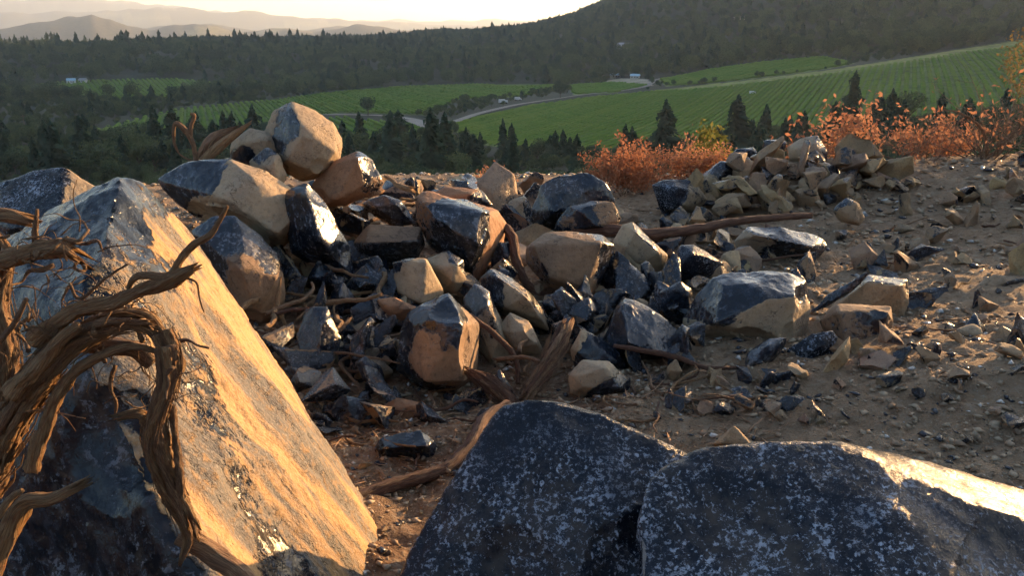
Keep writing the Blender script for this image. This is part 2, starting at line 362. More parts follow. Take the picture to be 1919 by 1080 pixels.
def build_ground():
    az = np.concatenate([np.linspace(-180, -52, 40, endpoint=False), np.linspace(-52, -36, 40, endpoint=False), np.linspace(-36, 36, 460, endpoint=False), np.linspace(36, 52, 40, endpoint=False), np.linspace(52, 180, 40, endpoint=False)])
    az = np.radians(az)
    r = [0.25]
    while r[-1] < 15000:
        d = r[-1]
        k = .35 if d < 1.2 else .0075 if d < 12 else .03 if d < 100 else .016 if d < 180 else .008 if d < 1000 else .018 if d < 3500 else .03
        r.append(d*(1+k))
    r = np.array(r); nr, na = len(r), len(az)
    A, R_ = np.meshgrid(az, r); X = R_*np.sin(A); Y = R_*np.cos(A)
    Z = gz(X, Y)
    px, py = proj(np.stack([X.ravel(), Y.ravel(), Z.ravel()], -1)); px = px.reshape(X.shape); py = py.reshape(X.shape)
    vis = (Y > 1) & (R_ > 100)
    col = np.zeros(X.shape+(4,), np.float32); col[..., 3] = 1
    col[...] = (.034, .040, .022, 1)
    hill = R_ > 3000; col[hill] = (.075, .070, .050, 1)
    straw = hill & (fbm(np.stack([X/900, Y/900, 0*X], -1).reshape(-1, 3), 3).reshape(X.shape) > .35); col[straw] = (.20, .17, .09, 1)
    f = infields(px, py) & vis & (R_ < 1100); col[f] = (.130, .195, .046, 1)
    g = inpoly(px, py, GRASS) & vis & (R_ < 1100); col[g] = (.21, .23, .06, 1)
    c = inclear(px, py) & vis & (R_ < 1500); col[c] = (.34, .29, .21, 1)
    nz = fbm(np.stack([X/60, Y/60, 0*X], -1).reshape(-1, 3), 3).reshape(X.shape)
    pale = vis & ~f & ~g & (R_ < 330) & (nz > .55); col[pale] = (.24, .20, .13, 1)
    n = R_ < 60; col[n] = (.33, .228, .142, 1)
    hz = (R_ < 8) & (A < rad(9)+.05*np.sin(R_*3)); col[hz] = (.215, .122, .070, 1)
    gf = sstep(25, 60, R_)
    V = np.stack([X, Y, Z], -1).reshape(-1, 3)
    V = np.vstack([V, [[0, 0, gz1(0, 0.01)]]])
    i = np.arange(nr-1)[:, None]*na; j = np.arange(na)[None]; j2 = (j+1) % na
    Q = np.stack([i+j, i+j2, i+na+j2, i+na+j], -1).reshape(-1, 4)
    colf = np.vstack([col.reshape(-1, 4), [[.26, .165, .10, 1]]]); gff = np.append(gf.ravel(), 0)
    Q = Q[:, ::-1]
    o = mk('ground', V, Q, M['ground'], attrs={'gcol': ('FLOAT_COLOR', colf), 'gfar': ('FLOAT', gff)}, kind='structure')
    return o
build_ground()

# ------------------------------------------------------------------ rock builder
BACK = {}
def hull_bm(pts):
    bm = bmesh.new()
    for p in pts: bm.verts.new(p)
    r = bmesh.ops.convex_hull(bm, input=bm.verts)
    bmesh.ops.delete(bm, geom=[v for v in bm.verts if not v.link_faces], context='VERTS')
    return bm
def chip(pts, rng, n, amt):
    """shave n corners off a convex body"""
    for _ in range(n):
        c = pts.mean(0); d = rng.normal(size=3); d /= np.linalg.norm(d)
        h = (pts-c)@d; top = h.max(); cut = top*(1-amt*rng.uniform(.3, 1))
        bm = hull_bm(pts)
        bmesh.ops.bisect_plane(bm, geom=bm.verts[:]+bm.edges[:]+bm.faces[:], plane_co=c+d*cut, plane_no=d, clear_outer=True)
        q = np.array([v.co[:] for v in bm.verts]); bm.free()
        if len(q) > 5: pts = q
    return pts
def remesh(pts, vox):
    bm = hull_bm(pts); me = bpy.data.meshes.new('t'); bm.to_mesh(me); bm.free()
    o = bpy.data.objects.new('t', me); COL.objects.link(o)
    md = o.modifiers.new('r', 'REMESH'); md.mode = 'VOXEL'; md.voxel_size = vox; md.adaptivity = 0
    dg = bpy.context.evaluated_depsgraph_get(); ev = o.evaluated_get(dg); e = ev.to_mesh()
    V = np.empty(len(e.vertices)*3, np.float32); e.vertices.foreach_get('co', V); V = V.reshape(-1, 3).astype(float)
    L = np.empty(len(e.loops), np.int32); e.loops.foreach_get('vertex_index', L); Q = L.reshape(-1, 4)
    ev.to_mesh_clear(); bpy.data.objects.remove(o); bpy.data.meshes.remove(me)
    return V, Q
def vnorm(V, Q):
    a = V[Q[:, 2]]-V[Q[:, 0]]; b = V[Q[:, 3]]-V[Q[:, 1]]; n = np.cross(a, b); N = np.zeros_like(V)
    for k in range(4): np.add.at(N, Q[:, k], n)
    return N/(np.linalg.norm(N, axis=1)[:, None]+1e-12)
def smooth(V, Q, it, lam=.5):
    for _ in range(it):
        S = np.zeros_like(V); C = np.zeros(len(V))
        for k in range(4):
            np.add.at(S, Q[:, k], V[Q[:, (k+1) % 4]]+V[Q[:, k-1]]); np.add.at(C, Q[:, k], 2)
        V = V+(S/C[:, None]-V)*lam
    return V
def sculpt(V, Q, size, seed, rough=1.0, dents=(), swell=1., scars=5):
    """break up flat facets: broad swells, chipped steps, conchoidal dents, grain"""
    o = seed*13.7; N = vnorm(V, Q); S = size
    d = .018*swell*fbm(V/S*1.9+o, 2)
    st = fbm(V/S*3.0+o+40, 2); d = d+.018*swell*(np.round(st*3.5)/3.5-st*.75)*rough
    V = V+N*(d*S)[:, None]
    rg = np.random.RandomState(seed+5)               # shell-shaped flake scars: scoops with crisp rims
    for _ in range(scars):
        k = rg.randint(len(V)); R_ = S*rg.uniform(.30, .95); dep = S*rg.uniform(.025, .06)*min(1., swell+.3); c = V[k]+N[k]*(R_-dep)
        q = V-c; L = np.linalg.norm(q, axis=1)*(1+.05*pn(V/S*4+_*9)); m = L < R_; V[m] = c+q[m]/np.linalg.norm(q[m], axis=1)[:, None]*R_
    N = vnorm(V, Q); cv = np.clip(np.einsum('ij,ij->i', V-smooth(V, Q, 5), N), 0, .03*S)      # bite chips out of the sharp edges
    V = V-N*(cv*np.clip(1.6*fbm(V/S*9+o, 3)+.55, 0, 2.2))[:, None]
    N = vnorm(V, Q)
    for (c, R_, dep) in dents:
        q = np.linalg.norm(V-c, axis=1)/R_; w = np.clip(1-q*q, 0, 1)
        rip = .03*np.cos(q*14+3*pn(V/S*5))*w
        V = V-N*((w**.8+rip)*dep)[:, None]
    N = vnorm(V, Q)
    V = V+N*(.0042*rough*S*fbm(V/S*15+o, 3))[:, None]
    return V
def mkrock(name, label, Y, outline, front=None, thick=None, seeds=None, base=.5, mat='rock', tint=(1, 1, 1), chips=5, amt=.16, rough=1., dents=(), pxv=1.85, swell=1., group=None, cat='rock', raw=None, seed=None, grain=0., scars=5):
    seed = seed if seed is not None else (abs(hash_(label)) % 997)
    rng = np.random.RandomState(seed)
    if raw is None:
        ol = np.array([(p[0], p[1], p[2] if len(p) > 2 else 0.) for p in outline], float)
        c = ol[:, :2].mean(0); w = (np.ptp(ol[:, 0])+np.ptp(ol[:, 1]))/2*Y/F
        th = thick or w*.9
        P = [at(x, y, Y+dz) for x, y, dz in ol]
        if front is None:
            front = [(c[0]+(x-c[0])*rng.uniform(.35, .75), c[1]+(y-c[1])*rng.uniform(.35, .75), -w*rng.uniform(.22, .42)) for x, y, dz in ol[::2]]
        P += [at(x, y, Y+dz) for x, y, dz in front]
        P += [at(c[0]+(x-c[0])*.72, c[1]+(y-c[1])*.72+4, Y+th*.6*rng.uniform(.7, 1.)) for x, y, dz in ol]
    else: P = [at(*p) for p in raw]; w = np.ptp(np.array(P), axis=0).mean()
    P = np.array(P); pc = P.mean(0)
    Pc = chip(P, rng, chips, amt)
    vox = max(Y/F*1.874*pxv, w/110)
    V, Q = remesh(Pc, vox)
    ds = []
    if dents:
        x, y = proj(V)
        for (dx, dy, R_, dep) in dents:
            q = np.hypot(x-dx, y-dy); k = np.where(q < q.min()+4)[0]; k = k[np.argmin(V[k, 1])]; ds.append((V[k].copy(), R_, dep))
    V = sculpt(V, Q, w, seed, rough, ds, swell, scars)
    if grain:                                        # long shallow ledges running down the slab
        c, q = math.cos(rad(34.8)), math.sin(rad(34.8)); G = np.stack([(V[:, 0]*c+V[:, 2]*q)*7, V[:, 1]*7, (-V[:, 0]*q+V[:, 2]*c)*1.3], -1)
        f = fbm(G+seed, 4); V = V+vnorm(V, Q)*(grain*(f+.8*(np.round(f*2.5)/2.5-f)))[:, None]
    N = vnorm(V, Q)
    wv = V+w*.10*np.stack([fbm(V/w*4+k*31+seed, 3) for k in range(3)], -1)
    if seeds:
        x, y = proj(V); num = np.zeros(len(V)); den = np.zeros(len(V))
        toc = np.einsum('ij,ij->i', N, np.array([0, 0, CAMZ])-V)
        for sx, sy, sv in seeds:
            q = np.hypot(x-sx, y-sy)+np.where(toc > 0, 0, 60); s3 = V[np.argmin(q)]; n3 = N[np.argmin(q)]
            dd = (np.linalg.norm(wv-s3, axis=1)/w)+.35*(1-N@n3)+.02
            num += sv*dd**-5; den += dd**-5
        coat = num/den
    else:
        coat = base+.75*pn(N*1.4+seed*3.1)+.35*fbm(V/w*2+seed, 2)
    coat = np.clip(.5+(coat-.5)*1.0, -.1, 1.1)
    zb = V[:, 2].min(); org = np.array([pc[0], pc[1], zb])
    o = mk(name, V-org, Q, M[mat], attrs={'coat': ('FLOAT', coat)}, label=label, cat=cat, group=group); o.data.set_sharp_from_angle(angle=rad(27))
    o.location = org; o.color = (*tint, 1)
    return o
def hash_(s):
    h = 5381
    for ch in s: h = (h*33+ord(ch)) & 0x7fffffff
    return h
GREY = (.78, .84, .92); BROWN = (.66, .56, .52); RED = (.80, .55, .45); PALE = (1.05, 1.05, 1.05); DUST = (.80, .74, .68)

def PL(a, b, c):
    a, b, c = at(*a), at(*b), at(*c); n = np.cross(b-a, c-a); o = np.array([0, 0, CAMZ])
    def Y(px, py, dy=0.):
        r = ray(px, py); t = (n@(a-o))/(n@r); return (px, py, r[1]*t+dy)
    return Y
# ---- three big foreground slabs
mkrock('boulder', 'huge leaning tan slab in the left foreground, sunlit golden on its right face', 2.7, None, cat='boulder', mat='slab', grain=.013, scars=0, chips=4, amt=.015, rough=.45, swell=.3, pxv=1.7, raw=[
 (226, 326, 2.9), (266, 337, 3.0), (168, 352, 2.9), (84, 428, 2.75), (345, 418, 3.15), (402, 500, 3.25), (440, 560, 3.3), (485, 645, 3.35), (525, 725, 3.35), (612, 868, 3.2), (690, 950, 3.0), (722, 1005, 2.85), (738, 1085, 2.62), (720, 1300, 2.2),
 (200, 420, 2.55), (150, 560, 2.32), (150, 700, 2.18), (255, 900, 2.02), (400, 1085, 1.9), (430, 1300, 1.75), (-80, 560, 2.7), (-130, 900, 2.4), (-110, 1300, 2.1), (-120, 520, 3.4), (300, 560, 3.75), (480, 880, 3.7)],
 seeds=[(290, 420, 1), (370, 560, 1), (420, 620, 1), (470, 720, 1), (560, 900, 1), (640, 1000, 1), (520, 830, 1), (700, 1060, 1), (400, 880, .75), (300, 560, .62), (310, 500, .40), (270, 440, .36), (250, 400, .30), (330, 520, .42), (230, 560, .52), (350, 690, .46), (380, 780, .44), (300, 640, .55), (250, 350, .35), (225, 370, .05), (140, 420, 0), (180, 480, .2), (120, 520, 0), (200, 700, .9), (430, 900, .45), (470, 1010, .38), (540, 1070, .30), (590, 1010, .75), (440, 820, .6), (170, 780, .1), (220, 860, 0), (290, 1000, 0), (100, 900, 0), (60, 700, 0), (390, 1000, .8), (340, 940, .9), (330, 820, .9)],
 dents=[(150, 430, .22, .035), (420, 700, .30, .03), (300, 760, .25, .03), (210, 840, .18, .05), (500, 960, .2, .02)])
B = PL((985, 749, 2.40), (757, 1080, 2.10), (1285, 852, 2.27))
mkrock('boulder', 'scuffed blue-black slab with a blunt peak in the bottom centre foreground', 2.3, None, cat='boulder', mat='scuffed', grain=.004, scars=3, chips=5, amt=.012, rough=.9, swell=.3, pxv=1.6, tint=GREY, raw=[
 B(757, 1080), B(792, 985), B(852, 888), B(905, 803), B(938, 762), B(985, 749), B(1062, 757), B(1112, 771), B(1180, 812), B(1285, 852), B(1390, 905), B(700, 1180), B(740, 1300), B(1300, 1300), B(1420, 1000),
 (880, 990, 2.13), (1010, 900, 2.19), (1180, 1000, 2.05), (960, 770, 2.9), (1080, 785, 3.0), (1280, 880, 2.9), (1380, 1000, 2.8), (830, 1000, 2.7), (760, 1200, 2.4)],
 seeds=[(1000, 850, 0), (900, 950, 0), (1100, 900, .12), (1050, 1000, .1), (820, 1060, 0), (1200, 950, .05), (1180, 1040, .3)], dents=[(950, 1090, .15, .035), (1085, 768, .07, .012), (1190, 1060, .14, .03)])
C = PL((1242, 872, 2.02), (1560, 824, 2.06), (1400, 1085, 1.74))
mkrock('boulder', 'black speckled slab in the bottom right corner with a glossy sunlit right shoulder', 2.1, None, cat='boulder', mat='scuffed', grain=.004, scars=3, chips=5, amt=.012, rough=.9, swell=.3, pxv=1.6, tint=GREY, raw=[
 C(1182, 1080), C(1186, 990), C(1214, 905), C(1242, 872), C(1300, 846), C(1370, 829), C(1480, 826), C(1560, 824), C(1200, 1300), C(1640, 930, -.01), C(1720, 1015, -.02), C(1775, 1085, -.02), C(1900, 1300, -.02),
 (1610, 846, 2.20), (1690, 880, 2.32), (1765, 903, 2.42), (1835, 914, 2.48), (1930, 925, 2.52), (2080, 960, 2.5), (1700, 893, 2.14), (1815, 1085, 1.725), (1930, 992, 1.845), (2150, 1250, 1.57), (2250, 1010, 2.3), (1500, 860, 2.9), (2000, 1000, 3.1), (1300, 900, 2.7), (1250, 1150, 2.4)],
 seeds=[(1300, 900, 0), (1450, 900, 0), (1500, 1000, 0), (1650, 1040, 0), (1350, 1040, 0), (1720, 930, 0), (1770, 960, 0), (1850, 1030, 0), (1850, 990, 0), (1850, 935, .15), (1620, 880, .45), (1690, 975, .42), (1770, 1070, .40), (1590, 845, .35)], dents=[(1385, 840, .09, .012), (1225, 1050, .12, .03)])

# ---- the left heap
RK = [
 ('bluish boulder at the left edge behind the huge tan slab', 4.2, [(-60, 400), (0, 344), (60, 322), (122, 311), (186, 350), (192, 470), (0, 500)], [(110, 420, -.3), (15, 430, -.25), (118, 330, -.08)], [(60, 380, 0), (110, 340, .1), (155, 345, .9), (20, 360, 0)], 'scuffed', GREY, .7),
 ('tan angular boulder perched highest on the left heap', 6.2, [(545, 190), (590, 206), (627, 232), (642, 262), (638, 302), (600, 335), (565, 343), (528, 322), (503, 290), (486, 246), (503, 213)], [(548, 204, -.16), (572, 246, -.30), (535, 300, -.28), (596, 326, -.24), (628, 285, -.17), (600, 222, 0.06)], [(575, 260, 1), (600, 230, 1), (560, 310, 1), (510, 235, .7), (532, 235, .1), (610, 290, 1)], 'rock', PALE, .75),
 ('tan rock with a black patch left of the perched top boulder', 6.15, [(432, 265), (468, 240), (510, 250), (537, 290), (537, 342), (470, 335), (428, 305)], None, [(480, 260, 1), (500, 290, 1), (450, 292, .05), (445, 265, .9)], 'rock', PALE, .6),
 ('small tan rock with a sunlit tip below the perched boulder', 5.85, [(466, 302), (500, 274), (524, 288), (538, 330), (528, 352), (478, 350)], None, [(510, 300, 1), (480, 330, 1), (498, 288, .2)], 'rock', PALE, .4),
 ('broad boulder with a black top-left face and golden tan front on the left heap', 5.6, [(292, 338), (348, 301), (436, 292), (492, 315), (542, 350), (575, 390), (570, 422), (528, 468), (468, 466), (400, 432), (330, 384)], [(430, 300, -.1), (418, 372, -.34), (520, 440, -.3), (556, 405, -.16), (470, 330, -.22)], [(340, 325, 0), (400, 312, 0), (330, 350, 0), (440, 345, 1), (500, 420, 1), (480, 340, 1), (420, 400, 1)], 'rock', PALE, .8),
 ('tan and black rock with a glinting right tip right of the perched boulder', 6.1, [(580, 352), (610, 310), (672, 281), (702, 298), (722, 345), (706, 362), (650, 388), (598, 388)], [(668, 296, -.16), (682, 350, -.14), (630, 372, -.22)], [(620, 340, 1), (640, 365, .9), (685, 305, .2), (700, 345, .5), (660, 320, .9)], 'rock', RED, .55),
 ('dark wedge-shaped boulder below the golden tan boulder on the left heap', 5.45, [(535, 352), (572, 338), (620, 395), (655, 460), (668, 525), (600, 510), (545, 475), (530, 410)], [(575, 365, -.18), (600, 450, -.26), (640, 490, -.1)], [(580, 400, 0), (620, 440, .1), (600, 480, .1), (640, 480, .5)], 'rock', BROWN, .6),
 ('blue-topped tan boulder just behind the huge slab on its right', 5.05, [(358, 432), (400, 405), (440, 402), (490, 440), (526, 480), (537, 560), (530, 602), (480, 620), (420, 596), (372, 520)], [(440, 424, -.1), (448, 500, -.36), (520, 520, -.2), (480, 590, -.3)], [(420, 435, 0), (460, 455, .1), (400, 430, .1), (480, 540, 1), (450, 500, .8), (500, 570, 1), (480, 470, .2)], 'rock', BROWN, .8),
 ('flat-topped brown slab between the left heap and the tall black boulder', 5.95, [(658, 455), (690, 420), (790, 424), (798, 460), (780, 492), (690, 504), (662, 485)], [(688, 455, -.22), (782, 452, -.2)], [(730, 432, 1), (770, 470, .1), (700, 480, .3), (730, 480, .1)], 'rock', BROWN, .5),
 ('thin black slab with a bright edge on the skyline of the heap', 6.6, [(676, 380), (720, 361), (755, 374), (782, 420), (740, 427), (700, 405)], None, [(720, 380, 0), (750, 400, .2), (690, 385, .5)], 'glassy', PALE, .5),
 ('tall black boulder with a golden sunlit right face near the middle', 6.0, [(776, 370, .05), (800, 356, .1), (870, 378, .15), (936, 394, .3), (953, 420, .35), (946, 465, .3), (920, 502, .15), (893, 532), (868, 524), (830, 486), (800, 458), (780, 412)], [(790, 378, -.12), (832, 424, -.32), (905, 398, -.22), (896, 455, -.34), (880, 505, -.25)], [(850, 385, 0), (890, 400, 0), (880, 450, 0), (800, 370, .75), (795, 410, .55), (935, 425, .8), (840, 450, .1), (940, 455, .7)], 'rock', RED, .7),
 ('pale tan five-sided block below the tall black boulder', 5.35, [(734, 492), (770, 482), (800, 484), (834, 550), (812, 578), (788, 576), (738, 548)], [(756, 490, -.1), (798, 488, -.16), (790, 570, -.22), (746, 548, -.1)], [(770, 530, 1), (810, 540, 1), (738, 492, .3)], 'rock', PALE, .5),
 ('tan block with a dark corner tucked against the pale five-sided block', 5.55, [(793, 488), (840, 467), (870, 488), (875, 530), (852, 552), (828, 548)], None, [(820, 500, 1), (850, 530, 1), (858, 475, .1)], 'rock', PALE, .45),
 ('big flat-faced brown boulder right of the tall black one', 5.7, [(984, 462), (1018, 435), (1060, 432), (1130, 440), (1152, 460), (1142, 492), (1112, 556), (1080, 564), (1018, 532), (984, 492)], [(1000, 460, -.2), (1060, 442, -.14), (1128, 456, -.22), (1100, 542, -.24), (1030, 520, -.25)], [(1060, 490, .85), (1020, 480, .8), (1100, 470, .7), (1090, 540, 1), (1146, 462, .05), (1010, 500, .5)], 'rock', BROWN, .7),
 ('glossy blue-black boulder on the skyline in front of the orange shrub', 7.6, [(994, 395), (1010, 345), (1050, 321), (1100, 321), (1142, 345), (1156, 382), (1120, 402), (1050, 432), (1000, 434)], [(1062, 345, -.16), (1038, 400, -.3), (1110, 350, -.1)], [(1050, 370, 0), (1090, 340, 0), (1140, 370, .3)], 'glassy', PALE, .6),
 ('black and grey rock leaning on the glossy skyline boulder', 7.15, [(1034, 434), (1060, 384), (1110, 373), (1150, 377), (1167, 410), (1150, 437), (1062, 442)], [(1082, 392, -.14), (1110, 380, -.1), (1120, 425, -.2)], [(1065, 410, .45), (1100, 410, 0), (1140, 400, .6)], 'glassy', BROWN, .5),
 ('pointed tan rock right of the flat-faced brown boulder', 6.2, [(1146, 455), (1165, 420), (1186, 414), (1215, 455), (1252, 480), (1242, 506), (1200, 524), (1158, 504)], None, [(1180, 470, 1), (1220, 490, 1), (1198, 440, .25), (1175, 430, .8)], 'rock', PALE, .55),
 ('glossy black rock wedged under the right end of the flat-faced boulder', 5.9, [(1116, 566), (1130, 492), (1155, 474), (1192, 530), (1188, 566), (1140, 584)], None, [(1150, 520, 0), (1175, 540, .1), (1130, 560, .1)], 'glassy', PALE, .5),
 ('upright boulder with a black crown and a bright vertical sunlit strip in the centre', 4.3, [(746, 660), (752, 612), (764, 585), (800, 566), (840, 550), (864, 572), (899, 606, .12), (898, 652, .12), (894, 702, .1), (850, 738), (790, 735), (742, 695)], [(768, 612, -.14), (806, 598, -.22), (860, 606, -.25), (868, 612, -.2), (866, 716, -.2), (800, 715, -.26)], [(800, 585, 0), (845, 570, .05), (770, 610, .2), (800, 665, .85), (840, 690, 1), (884, 640, 1), (884, 690, 1), (790, 724, .1), (850, 620, .3)], 'rock', BROWN, .7),
 ('jagged dark-topped rock just right of the upright black-crowned boulder', 4.75, [(864, 562), (890, 528), (916, 545), (926, 600), (957, 640), (962, 692), (930, 702), (898, 655), (876, 605)], None, [(890, 550, 0), (905, 600, .6), (935, 650, 1), (900, 575, .2)], 'rock', PALE, .5),
 ('long rock with a black nose and a bright ragged edge in the centre', 5.0, [(896, 522), (920, 501), (960, 520), (995, 550), (1022, 588, .1), (1037, 608, .1), (1030, 622), (985, 604), (930, 584), (904, 562)], [(930, 516, -.14), (985, 556, -.2), (1018, 602, -.1), (948, 576, -.16)], [(920, 520, 0), (930, 540, 0), (965, 560, 1), (1000, 590, 1), (980, 540, .4)], 'rock', PALE, .55),
 ('small tan rock with a shining tip below the long black-nosed rock', 4.7, [(932, 614), (955, 584), (990, 600), (1006, 630), (1020, 660), (1006, 674), (958, 664)], None, [(970, 620, 1), (990, 640, 1)], 'rock', PALE, .45),
 ('pyramid of glossy black obsidian right of the shaggy log', 4.6, [(1134, 645), (1150, 575), (1170, 554), (1192, 560), (1240, 590), (1290, 634), (1302, 672), (1256, 688), (1180, 684), (1138, 668)], [(1166, 568, -.1), (1176, 642, -.26), (1250, 672, -.2)], [(1160, 610, .1), (1210, 620, 0), (1260, 650, 0)], 'glassy', RED, .6),
 ('black and grey rock between the shaggy log and the obsidian pyramid', 4.45, [(1066, 655), (1085, 612), (1110, 620), (1160, 660), (1182, 692), (1150, 704), (1078, 696)], None, [(1082, 640, .9), (1130, 660, 0), (1100, 680, .3)], 'glassy', PALE, .45),
 ('rounded grey-tan rock resting behind the blunt blue-black slab', 4.1, [(1064, 704), (1090, 674), (1140, 677), (1182, 710), (1182, 736), (1120, 754), (1068, 738)], None, [(1100, 700, 1), (1080, 715, .8), (1145, 735, 0), (1120, 690, .7)], 'rock', GREY, .45),
 ('large wavy obsidian boulder with a tan right side, right of centre', 4.9, [(1278, 596), (1300, 550), (1330, 514), (1370, 504), (1430, 515), (1480, 509), (1512, 524), (1520, 580), (1512, 632), (1450, 652), (1380, 640), (1300, 650), (1278, 625)], [(1352, 530, -.16), (1340, 604, -.34), (1444, 560, -.3), (1490, 556, -.26), (1482, 640, -.22), (1400, 528, -.2)], [(1340, 530, .25), (1390, 520, .1), (1430, 540, .05), (1495, 530, 0), (1460, 600, 1), (1440, 635, 1), (1500, 600, .7), (1345, 600, .05), (1320, 570, .35), (1310, 620, .7)], 'glassy', PALE, .7),
 ('long flat black slab with a shining right end behind the wavy boulder', 6.7, [(1374, 452), (1400, 420), (1460, 419), (1540, 444, .1), (1553, 462, .1), (1530, 488), (1460, 484), (1388, 478)], [(1410, 440, -.2), (1520, 462, -.2)], [(1450, 430, .15), (1480, 470, .05), (1400, 455, .8), (1540, 460, .3)], 'glassy', GREY, .5),
 ('smooth blue-grey rock left of the wavy obsidian boulder', 6.0, [(1253, 505), (1275, 459), (1300, 457), (1360, 495), (1350, 518), (1290, 532), (1256, 528)], None, [(1300, 490, .1), (1280, 510, .25)], 'scuffed', GREY, .5),
 ('tan block half buried right of the wavy boulder', 5.3, [(1520, 608), (1562, 570), (1628, 512), (1700, 524), (1702, 570), (1690, 606), (1620, 616)], [(1625, 530, -.16), (1690, 535, -.14), (1600, 590, -.16)], [(1650, 560, 1), (1600, 590, 1), (1632, 515, .3), (1695, 520, .4)], 'rock', DUST, .5),
 ('thin black shard standing against the half-buried tan block', 5.1, [(1516, 582), (1540, 560), (1624, 507), (1634, 512), (1600, 545), (1520, 590)], [(1560, 560, -.03)], [(1550, 565, 0), (1600, 530, .1)], 'glassy', PALE, .12),
 ('squared dark block with a flat pinkish top right of the black oval slab', 4.75, [(1534, 602), (1565, 569), (1670, 574, .1), (1674, 610), (1656, 664), (1600, 678), (1556, 654)], [(1572, 585, -.16), (1664, 584, -.14), (1650, 655, -.14), (1586, 650, -.2)], [(1620, 575, 1), (1620, 625, .55), (1580, 620, .6), (1640, 600, .3), (1600, 660, .6)], 'rock', BROWN, .6),
 ('black oval slab leaning against the squared block', 4.4, [(1457, 694), (1475, 654), (1520, 625), (1560, 619), (1579, 645), (1570, 672), (1530, 698), (1490, 706)], [(1510, 660, -.06), (1545, 650, -.05)], [(1520, 660, 0), (1500, 680, 0), (1470, 665, .4)], 'scuffed', GREY, .2),
 ('narrow black rock tilted left of the black oval slab', 4.3, [(1387, 708), (1400, 660), (1440, 634), (1476, 631), (1470, 652), (1430, 702), (1400, 716)], None, [(1430, 660, .05), (1410, 690, .3)], 'glassy', PALE, .35),
 ('grey rock at the left foot of the far right pile', 8.5, [(1218, 345), (1240, 336), (1300, 335), (1327, 375), (1300, 398), (1240, 402)], None, [(1260, 360, .15), (1300, 380, .6)], 'scuffed', GREY, .5),
 ('small black rock with a grey top lying alone on the foreground dirt', 3.45, [(694, 848), (715, 818), (745, 808), (790, 804), (817, 828), (822, 866), (780, 887), (720, 882)], [(720, 840, -.1), (800, 836, -.1)], [(770, 820, .3), (750, 860, 0)], 'glassy', GREY, .35),
 ('black rock low in the shadow left of the lone black foreground rock', 3.85, [(563, 808), (600, 760), (650, 737), (693, 750), (697, 792), (660, 834), (620, 856), (584, 836)], None, [(640, 780, 0), (600, 800, .1)], 'glassy', GREY, .45),
 ('tan rock half in shadow below the upright black-crowned boulder', 3.95, [(713, 764), (740, 744), (792, 755), (797, 787), (750, 802)], None, [(750, 770, 1)], 'rock', RED, .4),
 ('broad buried tan slab in the dirt at the right edge', 3.75, [(1618, 742), (1690, 756), (1770, 790), (1862, 786), (1908, 800), (1905, 862), (1780, 862), (1680, 824)], [(1700, 790, -.12), (1840, 830, -.14)], [(1750, 820, 1), (1880, 820, .7), (1850, 795, 1)], 'rock', DUST, .5),
 ('tan slab tilting out of the right edge above the buried slab', 3.85, [(1834, 748), (1872, 734), (1925, 765), (1970, 800), (1930, 835), (1884, 796)], None, [(1890, 770, 1)], 'rock', DUST, .4),
 ('dark cone-shaped rock on the right dirt slope', 4.75, [(1778, 646), (1826, 584), (1848, 612), (1856, 650)], None, [(1820, 620, 0), (1840, 635, .3)], 'rock', BROWN, .3),
 ('tan wedge right of the dark cone-shaped rock', 4.8, [(1836, 605), (1900, 610), (1930, 655), (1860, 668), (1840, 640)], None, [(1880, 630, 1)], 'rock', DUST, .4),
 ('thin flat slab lying on the dirt near the right edge', 5.8, [(1796, 548), (1862, 514), (1930, 520), (1905, 552), (1830, 558)], None, [(1860, 530, .8), (1890, 545, .3)], 'rock', DUST, .25),
 ('dark-sided small rock above the bottom right slab', 4.0, [(1333, 742), (1388, 722), (1418, 764), (1380, 774), (1340, 764)], None, [(1390, 745, .1), (1360, 755, .9)], 'rock', PALE, .35),
 ('tan wedge of stone on the dirt below the black oval slab', 4.0, [(1522, 748), (1545, 718), (1606, 766), (1540, 774)], None, [(1560, 750, 1)], 'rock', DUST, .3),
 ('domed tan stone peeking over the bottom right slab', 3.4, [(1333, 834), (1375, 797), (1416, 834), (1390, 850)], None, [(1375, 820, 1)], 'rock', DUST, .3),
 ('low tan slab at the foot of the blue-topped boulder', 4.5, [(522, 740), (530, 712), (600, 690), (642, 700), (640, 735), (580, 748)], None, [(580, 715, .9), (620, 730, .3)], 'rock', BROWN, .5),
 ('black rock with a tan cheek below the pale five-sided block', 4.75, [(636, 650), (690, 605), (720, 622), (745, 660), (720, 690), (660, 690)], [(690, 620, -.1), (700, 670, -.15)], [(670, 640, 0), (715, 660, 1), (730, 640, .1), (650, 670, .1)], 'rock', PALE, .5),
 ('flat tan wedge pointing left under the pale five-sided block', 5.0, [(705, 560), (740, 556), (790, 580), (780, 602), (720, 598)], None, [(750, 580, 1)], 'rock', RED, .4),
 ('black rock in the gap left of the centre, under the roots', 4.9, [(560, 640), (590, 585), (640, 590), (680, 630), (660, 670), (590, 680)], None, [(620, 620, .1), (650, 640, .4)], 'rock', BROWN, .5),
 ('blue-grey stone wedged at the foot of the dark wedge-shaped boulder', 5.3, [(575, 520), (595, 486), (622, 500), (640, 530), (600, 545)], None, [(605, 515, .1)], 'glassy', GREY, .35),
 ('dark slab under the low tan slab left of centre', 4.2, [(520, 780), (560, 735), (640, 730), (650, 790), (580, 810)], None, [(590, 760, .1), (620, 780, .4)], 'rock', BROWN, .5),
 ('low brown boulder behind the tall black boulder on the skyline', 6.8, [(790, 372), (830, 350), (900, 352), (926, 385), (880, 400)], None, [(850, 360, 1), (900, 375, .4)], 'rock', RED, .5),
